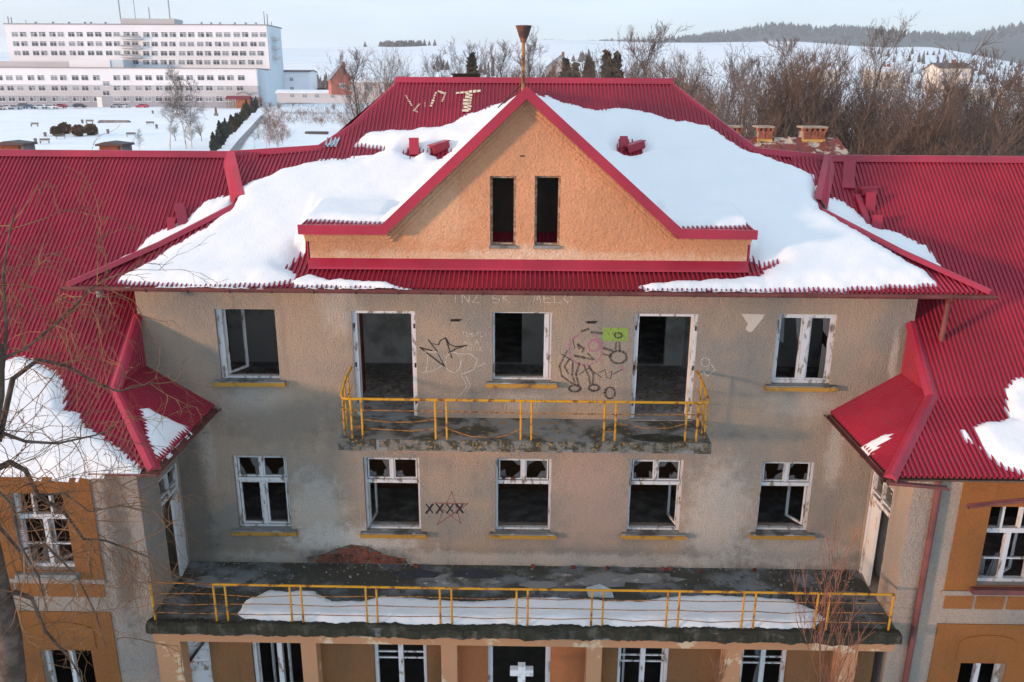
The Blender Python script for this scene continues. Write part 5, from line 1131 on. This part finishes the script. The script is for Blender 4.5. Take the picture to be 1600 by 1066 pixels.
rb = [leafy('crown', M['roundbush'], 900, 1.25, 1.25, 1.15, s_, .2, .72) for s_ in (1, 2)]
def bush(name, label, cat, group, p, mesh, sc, stemh=1.):
    t = tag(empty(name, (p.x, p.y, ground_z(p.x, p.y))), label, cat, group)
    link_mesh('crown', mesh, t, (0, 0, 0), rnd.random() * 6, sc); link_mesh('trunk', core_me, t, (0, 0, -.1), 0, (1.5, 1.5, sc[2] * stemh)); return t
for i, (a, c, s_, l) in enumerate(((89, 213, .95, 'round brown bush left and front in its pair'), (102, 210, 1.15, 'round brown bush right and taller in its pair'), (123, 213, 1.1, 'round brown bush standing in the middle'), (143, 211, 1.08, 'round brown bush at the right end of the row'))):
    bush('round_bush', l, 'bush', 'clipped round bushes in the park', on_ground(a, c), rb[i % 2], (s_, s_, s_ * .98))
th = [leafy('crown', M['thuja'], 700, 1.0, 1.0, 2.0, s_, .24, .3, True) for s_ in (5, 6, 7)]
dk = [leafy('crown', M['conifer'], 700, 1.0, 1.0, 2.0, s_, .24, .3, True) for s_ in (8, 9)]
ORD = ['first', 'second', 'third', 'fourth', 'fifth', 'sixth', 'seventh', 'eighth', 'ninth', 'tenth', 'eleventh', 'twelfth', 'thirteenth', 'fourteenth', 'fifteenth', 'sixteenth', 'seventeenth', 'eighteenth', 'nineteenth', 'twentieth'] + ['twenty-' + q for q in ('first', 'second', 'third', 'fourth', 'fifth', 'sixth', 'seventh', 'eighth', 'ninth')] + ['thirtieth', 'thirty-first', 'thirty-second']
for i in range(20):
    k = i / 19; a = 336 + 68 * k ** .95; c = 238 - 70 * k ** .85; p = on_ground(a + rnd.uniform(-1.5, 1.5), c); s_ = rnd.uniform(.85, 1.15) * 1.05
    bush('hedge_conifer', ORD[i] + ' columnar hedge conifer along the path counted from the red roof', 'conifer', 'hedge conifers along the path', p, rnd.choice(dk if i % 5 < 2 or k < .25 or k > .8 else th), (s_, s_, s_ * rnd.uniform(.8, 1.1)))
for i, (a, c, w, h, l) in enumerate(((440, 156, 2.6, 3.0, 'dark rounded evergreen nearest the annex'), (470, 158, 2.1, 2.1, 'small dark evergreen between annex and red house'), (505, 160, 4.6, 2.7, 'broad dark evergreen left of the red house'), (528, 161, 2.4, 2.1, 'brownish evergreen in front of the red house'), (537, 152, 1.8, 2.4, 'narrow dark evergreen beside the red house'))):
    p = on_ground(a, c); bush('evergreen_bush', l, 'evergreen', 'dark evergreens by the sheds', p, dk[i % 2] if False else rb[i % 2], (w / 1.25, w / 1.25, h / 1.15)).children[0].data = leafy('crown', M['conifer'] if i != 3 else M['thuja'], 1100, 1.25, 1.25, 1.15, 30 + i, .2, .4)
# path beside the hedge
pp_ = [on_ground(a, c) for a, c in ((372, 240), (384, 222), (402, 200), (413, 182))]; qq = [on_ground(a, c) for a, c in ((358, 240), (372, 222), (394, 198), (408, 182))]
mb = MB()
for i in range(3): mb.poly([(q.x, q.y, ground_z(q.x, q.y) + .32) for q in (qq[i], pp_[i], pp_[i + 1], qq[i + 1])])
tag(mb.build('path', simple('wet_path', (.20, .20, .21), .8, .2, .5)), 'grey path beside the hedge', kind='structure')

# ---- bare trees
def grow(seed, h, r0, spread=.55, levels=4, nbr=(1, 3), up=.25, droop=0., first=.3, lenf=.62, wig=.16, twig_r=.008, thick=.03, trunk=.6, l1=.45, lean=.04):
    """trunk, limbs, branches and twigs; limbs on a tall trunk get shorter towards the top"""
    rr = random.Random(seed); T, K = MB(), MB()
    st = [(Vector((0, 0, 0)), Vector((rr.gauss(0, lean), rr.gauss(0, lean), 1)).normalized(), h * trunk, r0, 0)]
    while st:
        p, d, ln, r, lv = st.pop(); n = 9 if lv == 0 else 5 if lv < 2 else 4 if lv < 3 else 3; pts = [p.copy()]; rs = [r]; q = p.copy(); dd = d.copy(); ends = []
        for i in range(n):
            w = wig * (.45 if lv == 0 else 1)
            dd = (dd + Vector((rr.gauss(0, w), rr.gauss(0, w), rr.gauss(0, w) + (up * .3 if lv else .12) - droop * (lv > 1) * (i + 1) * .12))).normalized()
            q = q + dd * (ln / n); pts.append(q.copy()); f = (i + 1) / n; rs.append(max(twig_r * .7, r * (1 - (.72 if lv == 0 and trunk > .7 else .5) * f))); ends.append((q.copy(), dd.copy(), rs[-1], f))
        big = r > thick
        (T if big else K).tube(pts, rs, 6 if r > .08 else 4 if big else 3, cap=False)
        if lv < levels:
            for (e, ed, er, f) in ends:
                if lv == 0 and f < first: continue
                if lv > 0 and f < .3: continue
                k = rr.randint(nbr[0] + 1, nbr[1]) if f == 1 else rr.randint(nbr[0], nbr[0] + 1)
                for _ in range(k):
                    a = ed.orthogonal().normalized(); a.rotate(Matrix.Rotation(rr.random() * 6.283, 3, ed)); sp2 = rr.uniform(.65, 1.25) * spread
                    nd = (ed * math.cos(sp2) + a * math.sin(sp2) + Vector((0, 0, up * .3))).normalized()
                    l2 = h * l1 * (1.25 - .75 * f if trunk > .7 else 1) if lv == 0 else ln * lenf
                    st.append((e, nd, l2 * rr.uniform(.65, 1.1), max(twig_r, er * rr.uniform(.45, .78)), lv + 1))
    return T, K
def tree_meshes(seed, tm, km, **kw):
    T, K = grow(seed, **kw); a = T.build('trunk', tm, smooth=True); c = K.build('crown', km); r = (a.data, c.data); bpy.data.objects.remove(a); bpy.data.objects.remove(c); return r
TH = {}
def theight(ms):
    if ms[1].name not in TH: TH[ms[1].name] = max(v.co.z for v in ms[1].vertices)
    return TH[ms[1].name]
def plant_tree(name, label, group, x, y, mesh, sc, cat='tree', z=None, rz=None):
    t = tag(empty(name, (x, y, (ground_z(x, y) if z is None else z) - .1)), label, cat, group); t.rotation_euler.z = rnd.random() * 6.28 if rz is None else rz; t.scale = (sc, sc, sc)
    link_mesh('trunk', mesh[0], t); link_mesh('crown', mesh[1], t); return t
rnd = random.Random(77)
wide = [tree_meshes(40 + i, M['bark'], M['twig'], h=12, r0=.3, spread=.62, up=.28, first=.5, lenf=.62, wig=.2, twig_r=.012, thick=.05, trunk=.42, l1=.46, lean=.1) for i in range(5)]
tall = [tree_meshes(60 + i, M['bark'], M['twig'] if i else M['twig_grey'], h=16, r0=.22, spread=.62, up=.32, first=.3, lenf=.6, wig=.16, twig_r=.012, thick=.05, trunk=.92, l1=.32) for i in range(4)]
shrub = [tree_meshes(80 + i, M['bark'], M['twig_red'], h=6, r0=.035, spread=.6, up=.3, first=.1, lenf=.7, wig=.2, twig_r=.011, thick=.03, trunk=.45, l1=.5, levels=3, nbr=(1, 4)) for i in range(3)]
birch = [tree_meshes(90 + i, M['birch'], M['twig_grey'], h=15, r0=.15, spread=.7, up=.3, droop=.5, first=.22, lenf=.62, wig=.14, twig_r=.011, thick=.05, trunk=.95, l1=.26) for i in range(2)]
GR = 'bare trees of the grove behind the right wing'
def tx(px_, Y): return px_y(px_, 200, Y).x
# named individuals first
for (px_, Y, ms, sc, l) in ((1318, 62, tall[0], 15, 'tallest slender bare tree rising above the right skyline'), (1470, 40, wide[0], 42, 'broad bare tree with forked trunk at the right'), (1390, 46, wide[1], 58, 'leaning bare tree left of the forked broad tree'), (1250, 50, wide[4], 52, 'broad bare tree left of the tallest slender tree'), (1545, 52, tall[3], 66, 'upright bare tree right of the forked broad tree'), (1580, 58, wide[2], 100, 'bare tree cut by the right picture edge'), (612, 120, wide[3], 62, 'round crowned dark bare tree left of the main ridge'), (565, 90, tall[1], 72, 'thin bare tree beside the beige house'), (830, 90, tall[2], 34, 'thin tall bare tree right behind the funnel pipe'), (1010, 75, tall[1], 32, 'tall bare tree above the right end of the main ridge')):
    plant_tree('bare_tree', l, None, tx(px_, Y), Y, ms, (px_y(px_, sc, Y).z - ground_z(0, Y)) / theight(ms))
for i in range(25):
    px_ = 1062 + i * 22.5 + rnd.uniform(-9, 9); Y = (rnd.uniform(40, 55), rnd.uniform(60, 85))[i % 2]; big = rnd.random()
    ms = rnd.choice(wide if big < .7 else tall); top = rnd.uniform(48, 95) if px_ < 1300 else rnd.uniform(60, 120)
    zt = px_y(px_, top, Y).z; hh = (zt - ground_z(0, Y)); sc = hh / theight(ms)
    plant_tree('bare_tree', ORD[i] + ' brown leafless grove tree from the left behind the right wing', GR, tx(px_, Y), Y, ms, sc)
for i in range(16):
    px_ = 690 + i * 25 + rnd.uniform(-4, 4); Y = rnd.uniform(70, 130); ms = rnd.choice(tall if rnd.random() < .6 else wide); top = rnd.uniform(52, 95)
    hh = px_y(px_, top, Y).z - ground_z(0, Y); plant_tree('bare_tree', ORD[i] + ' leafless tree from the left in the row behind the main ridge', 'bare trees behind the main ridge', tx(px_, Y), Y, ms, hh / theight(ms))
con = [leafy('crown', M['conifer'], 1500, 2.0, 2.0, 5.2, 50 + i, .3, .1, True) for i in range(2)]; conb = leafy('crown', M['thuja'], 1500, 2.1, 2.1, 5.2, 55, .3, .1, True)
for i, (px_, Y, h_, l) in enumerate(((738, 110, 10, 'brownish conifer behind the main ridge left of the pipe'), (882, 105, 9, 'dark narrow conifer right of the pipe'), (897, 112, 7, 'short dark conifer right of the pipe'), (918, 95, 9.5, 'dark conifer left of a brown conifer'), (945, 90, 11, 'brownish tall conifer at the right of the ridge'), (960, 96, 10, 'green conifer beside the brown tall conifer'), (1590, 50, 6, 'dark conifer bush at the right picture edge'))):
    x = tx(px_, Y); t = tag(empty('conifer_tree', (x, Y, ground_z(x, Y))), l, 'conifer'); zt = (px_y(px_, (84, 92, 100, 90, 80, 86, 175)[i], Y).z - ground_z(x, Y)) / 10.4
    link_mesh('crown', conb if 'brown' in l and 'beside' not in l else con[i % 2], t, (0, 0, 0), i, (zt * 1.15, zt * 1.15, zt)); link_mesh('trunk', core_me, t, (0, 0, -.2), 0, (3, 3, 9 * zt))
for i, (a, c, sc, l) in enumerate(((266, 236, 112, 'leaning white birch left in its pair'), (291, 234, 98, 'taller white birch right in its pair'), (300, 232, 120, 'thin birch at the right of the birch clump'), (219, 240, 200, 'slim young tree left of the birches'), (398, 232, 190, 'bare sapling beside the path'), (417, 236, 165, 'young birch right of the path'))):
    p = on_ground(a, c); plant_tree('birch_tree', l, None, p.x, p.y, birch[i % 2], (px_y(a, sc, p.y).z - p.z) / theight(birch[i % 2]), z=None)
for i in range(18):
    p = on_ground(409 + (i * 13) % 34 + i * .5, 170 + i * 3.8); plant_tree('reddish_shrub', ORD[i] + ' reddish bare shrub right of the hedge path counted from the hospital', 'reddish shrubs by the path', p.x, p.y, rnd.choice(shrub), rnd.uniform(.38, .62), 'shrub')
for i in range(16):
    p = on_ground(450 + i * 9, rnd.uniform(162, 205)); plant_tree('field_shrub', ORD[i] + ' low bare shrub from the left on the rough snowy ground', 'low shrubs left of the ridge', p.x, p.y, rnd.choice(shrub), rnd.uniform(.22, .42), 'shrub')
for i, (a, c) in enumerate(((300, 228), (275, 222), (315, 222))):
    p = on_ground(a, c); plant_tree('dark_shrub', ('dark low shrub right under the birches', 'dark low shrub between the two birches', 'dark low shrub right of the birches')[i], 'shrubs under the birches', p.x, p.y, wide[i], .3, 'shrub')
# undergrowth as one mass
mb = MB(); rr = random.Random(12)
for i in range(3600):
    if i < 900: px_ = rr.uniform(1050, 1640); Y = rr.uniform(34, 115); x = tx(px_, Y)
    else: p = on_ground(rr.uniform(440, 600), rr.uniform(160, 195)); x, Y = p.x + rr.gauss(0, 2), p.y + rr.gauss(0, 3)
    z = ground_z(x, Y); h_ = rr.uniform(.6, 3.2) if i < 900 else rr.uniform(.4, 1.3); a = Vector((x, Y, z)); e = a + Vector((rr.gauss(0, .35) * h_, rr.gauss(0, .35) * h_, h_)); w = Vector((.02, .012, 0)) * (1 + h_ * .3)
    mb.poly([a - w, a + w, e]); m_ = a.lerp(e, .5); f = m_ + Vector((rr.gauss(0, .4), rr.gauss(0, .4), .5)) * h_ * .5; mb.poly([m_ - w * .6, m_ + w * .6, f])
tag(mb.build('undergrowth', M['twig']), 'brown brambles and dry stems under the trees', kind='stuff')

# ---- foreground tree at the left edge
FT = tag(empty('willow_tree', (-9.4, -6.4, -1.5)), 'bare drooping tree with orange twigs reaching in from the left edge', 'tree')
def P3(x, y, Y): return px_y(x, y, Y) - Vector((-9.4, -6.4, -1.5))
TR, TW = MB(), MB(); rr = random.Random(31)
base = P3(28, 1120, -6.4); 
TR.tube([Vector((base.x, 0, -.2)), P3(26, 1130, -6.4), P3(14, 1000, -6.4), P3(-8, 900, -6.4), P3(-28, 800, -6.3), P3(-22, 700, -6.2), P3(-4, 620, -6.2), P3(-2, 560, -6.1), P3(-30, 430, -6.0), P3(-60, 330, -5.9)], [.22, .19, .17, .15, .13, .11, .085, .07, .05, .03], 8, cap=False)
limbs = [([(-2, 690), (20, 592), (60, 562), (100, 570), (150, 598), (185, 612), (240, 598)], .04, -6.1, -4.6), ([(2, 676), (40, 690), (90, 693), (150, 680), (180, 668)], .03, -6.2, -5.2), ([(-8, 735), (15, 722), (40, 735), (60, 775), (100, 800), (130, 842), (165, 845), (232, 870)], .045, -6.2, -4.4), ([(22, 925), (50, 935), (70, 985), (110, 1030), (130, 1066)], .035, -6.4, -6.0), ([(4, 560), (40, 545), (90, 504), (117, 479), (136, 455), (154, 444), (174, 420)], .022, -6.1, -5.0), ([(2, 600), (10, 520), (5, 430), (12, 380), (25, 320)], .025, -6.1, -5.8), ([(-10, 760), (20, 790), (30, 850), (60, 900), (75, 960)], .03, -6.3, -6.8), ([(60, 775), (100, 770), (140, 800), (190, 790), (225, 800)], .018, -5.6, -4.8), ([(-12, 810), (30, 860), (70, 850), (120, 900), (150, 960), (165, 1010)], .025, -6.3, -5.0)]
def twig(p, d, ln, r, droop, lv):
    n = 5; pts = [p]; q = p.copy(); dd = d.copy()
    for i in range(n):
        dd = (dd + Vector((rr.gauss(0, .2), rr.gauss(0, .2), rr.gauss(0, .2) - droop))).normalized(); q = q + dd * (ln / n); pts.append(q.copy())
        if lv < 2 and i > 0 and rr.random() < .75:
            a = dd.orthogonal().normalized(); a.rotate(Matrix.Rotation(rr.random() * 6.283, 3, dd)); twig(q.copy(), (dd + a * .8).normalized(), ln * rr.uniform(.35, .6), r * .65, droop, lv + 1)
    TW.tube(pts, [max(.0022, r * (1 - .7 * i / n)) for i in range(n + 1)], 3, cap=False)
for (pl, r, Ya, Yb) in limbs:
    n = len(pl); pts = [P3(a, c, Ya + (Yb - Ya) * k / (n - 1)) for k, (a, c) in enumerate(pl)]
    TR.tube(pts, [r * (1 - .75 * k / (n - 1)) for k in range(n)], 6, cap=False)
    for k in range(1, n):
        for _ in range(4):
            f = rr.random(); p = pts[k - 1].lerp(pts[k], f); d = Vector((rr.gauss(.25, .6), rr.gauss(0, .5), rr.gauss(.35, .55))).normalized()
            twig(p, d, rr.uniform(.5, 1.5), rr.uniform(.006, .012), rr.choice((-.02, .05, .14)), 0)
TR.build('trunk', M['bark'], FT, smooth=True); TW.build('crown', M['willow'], FT)
# hanging twigs in front of the wing corner
TW = MB()
for i in range(60):
    x, y = rr.uniform(120, 235), rr.uniform(840, 880); p = P3(x, y, rr.uniform(-4.6, -3.4)); twig(p, Vector((rr.gauss(.1, .2), rr.gauss(0, .2), -1)).normalized(), rr.uniform(.5, 1.3), .005, .12, 1)
TW.build('hanging_twigs', M['willow'], FT)
# ---- sapling in front of the right corner
sm = tree_meshes(121, simple('sapling_bark', (.16, .075, .055), .8, .2, 4), simple('sapling_twigs', (.20, .085, .055), .8, .2, 4), h=8.6, r0=.06, spread=.42, up=.5, first=.55, lenf=.6, twig_r=.0045, thick=.02, levels=3, wig=.09, trunk=.9, l1=.3)
p = px_y(1338, 1066, -3.9); plant_tree('sapling', 'thin reddish sapling in front of the right wing corner', None, p.x, -3.9, sm, 9.6 / theight(sm), 'tree', -1.5, 1.0)
sm2 = tree_meshes(133, M['bark'], simple('sapling_twigs_brown', (.18, .09, .05), .8, .2, 4), h=5.4, r0=.035, spread=.4, up=.5, first=.5, lenf=.6, twig_r=.004, thick=.02, levels=3, wig=.09, trunk=.9, l1=.25)
p = px_y(1100, 1066, -3.4); plant_tree('sapling', 'very thin sapling before the right ground floor windows', None, p.x, -3.4, sm2, 6.6 / theight(sm2), 'tree', -1.5, 2.0)

# ================================================================== HAZE
hz = MB().box(-2600, 2600, -140, 4000, -6, 330).build('haze', None); hz['kind'] = 'stuff'; hz['label'] = 'thin cold winter haze'
hmz = bpy.data.materials.new('winter_haze'); hmz.use_nodes = True; N = hmz.node_tree.nodes; N.remove(N['Principled BSDF'])
pv = N.new('ShaderNodeVolumePrincipled'); pv.inputs['Color'].default_value = (.90, .95, 1, 1); pv.inputs['Density'].default_value = .0002; pv.inputs['Anisotropy'].default_value = .2
hmz.node_tree.links.new(pv.outputs[0], N['Material Output'].inputs['Volume']); hz.data.materials.clear(); hz.data.materials.append(hmz)
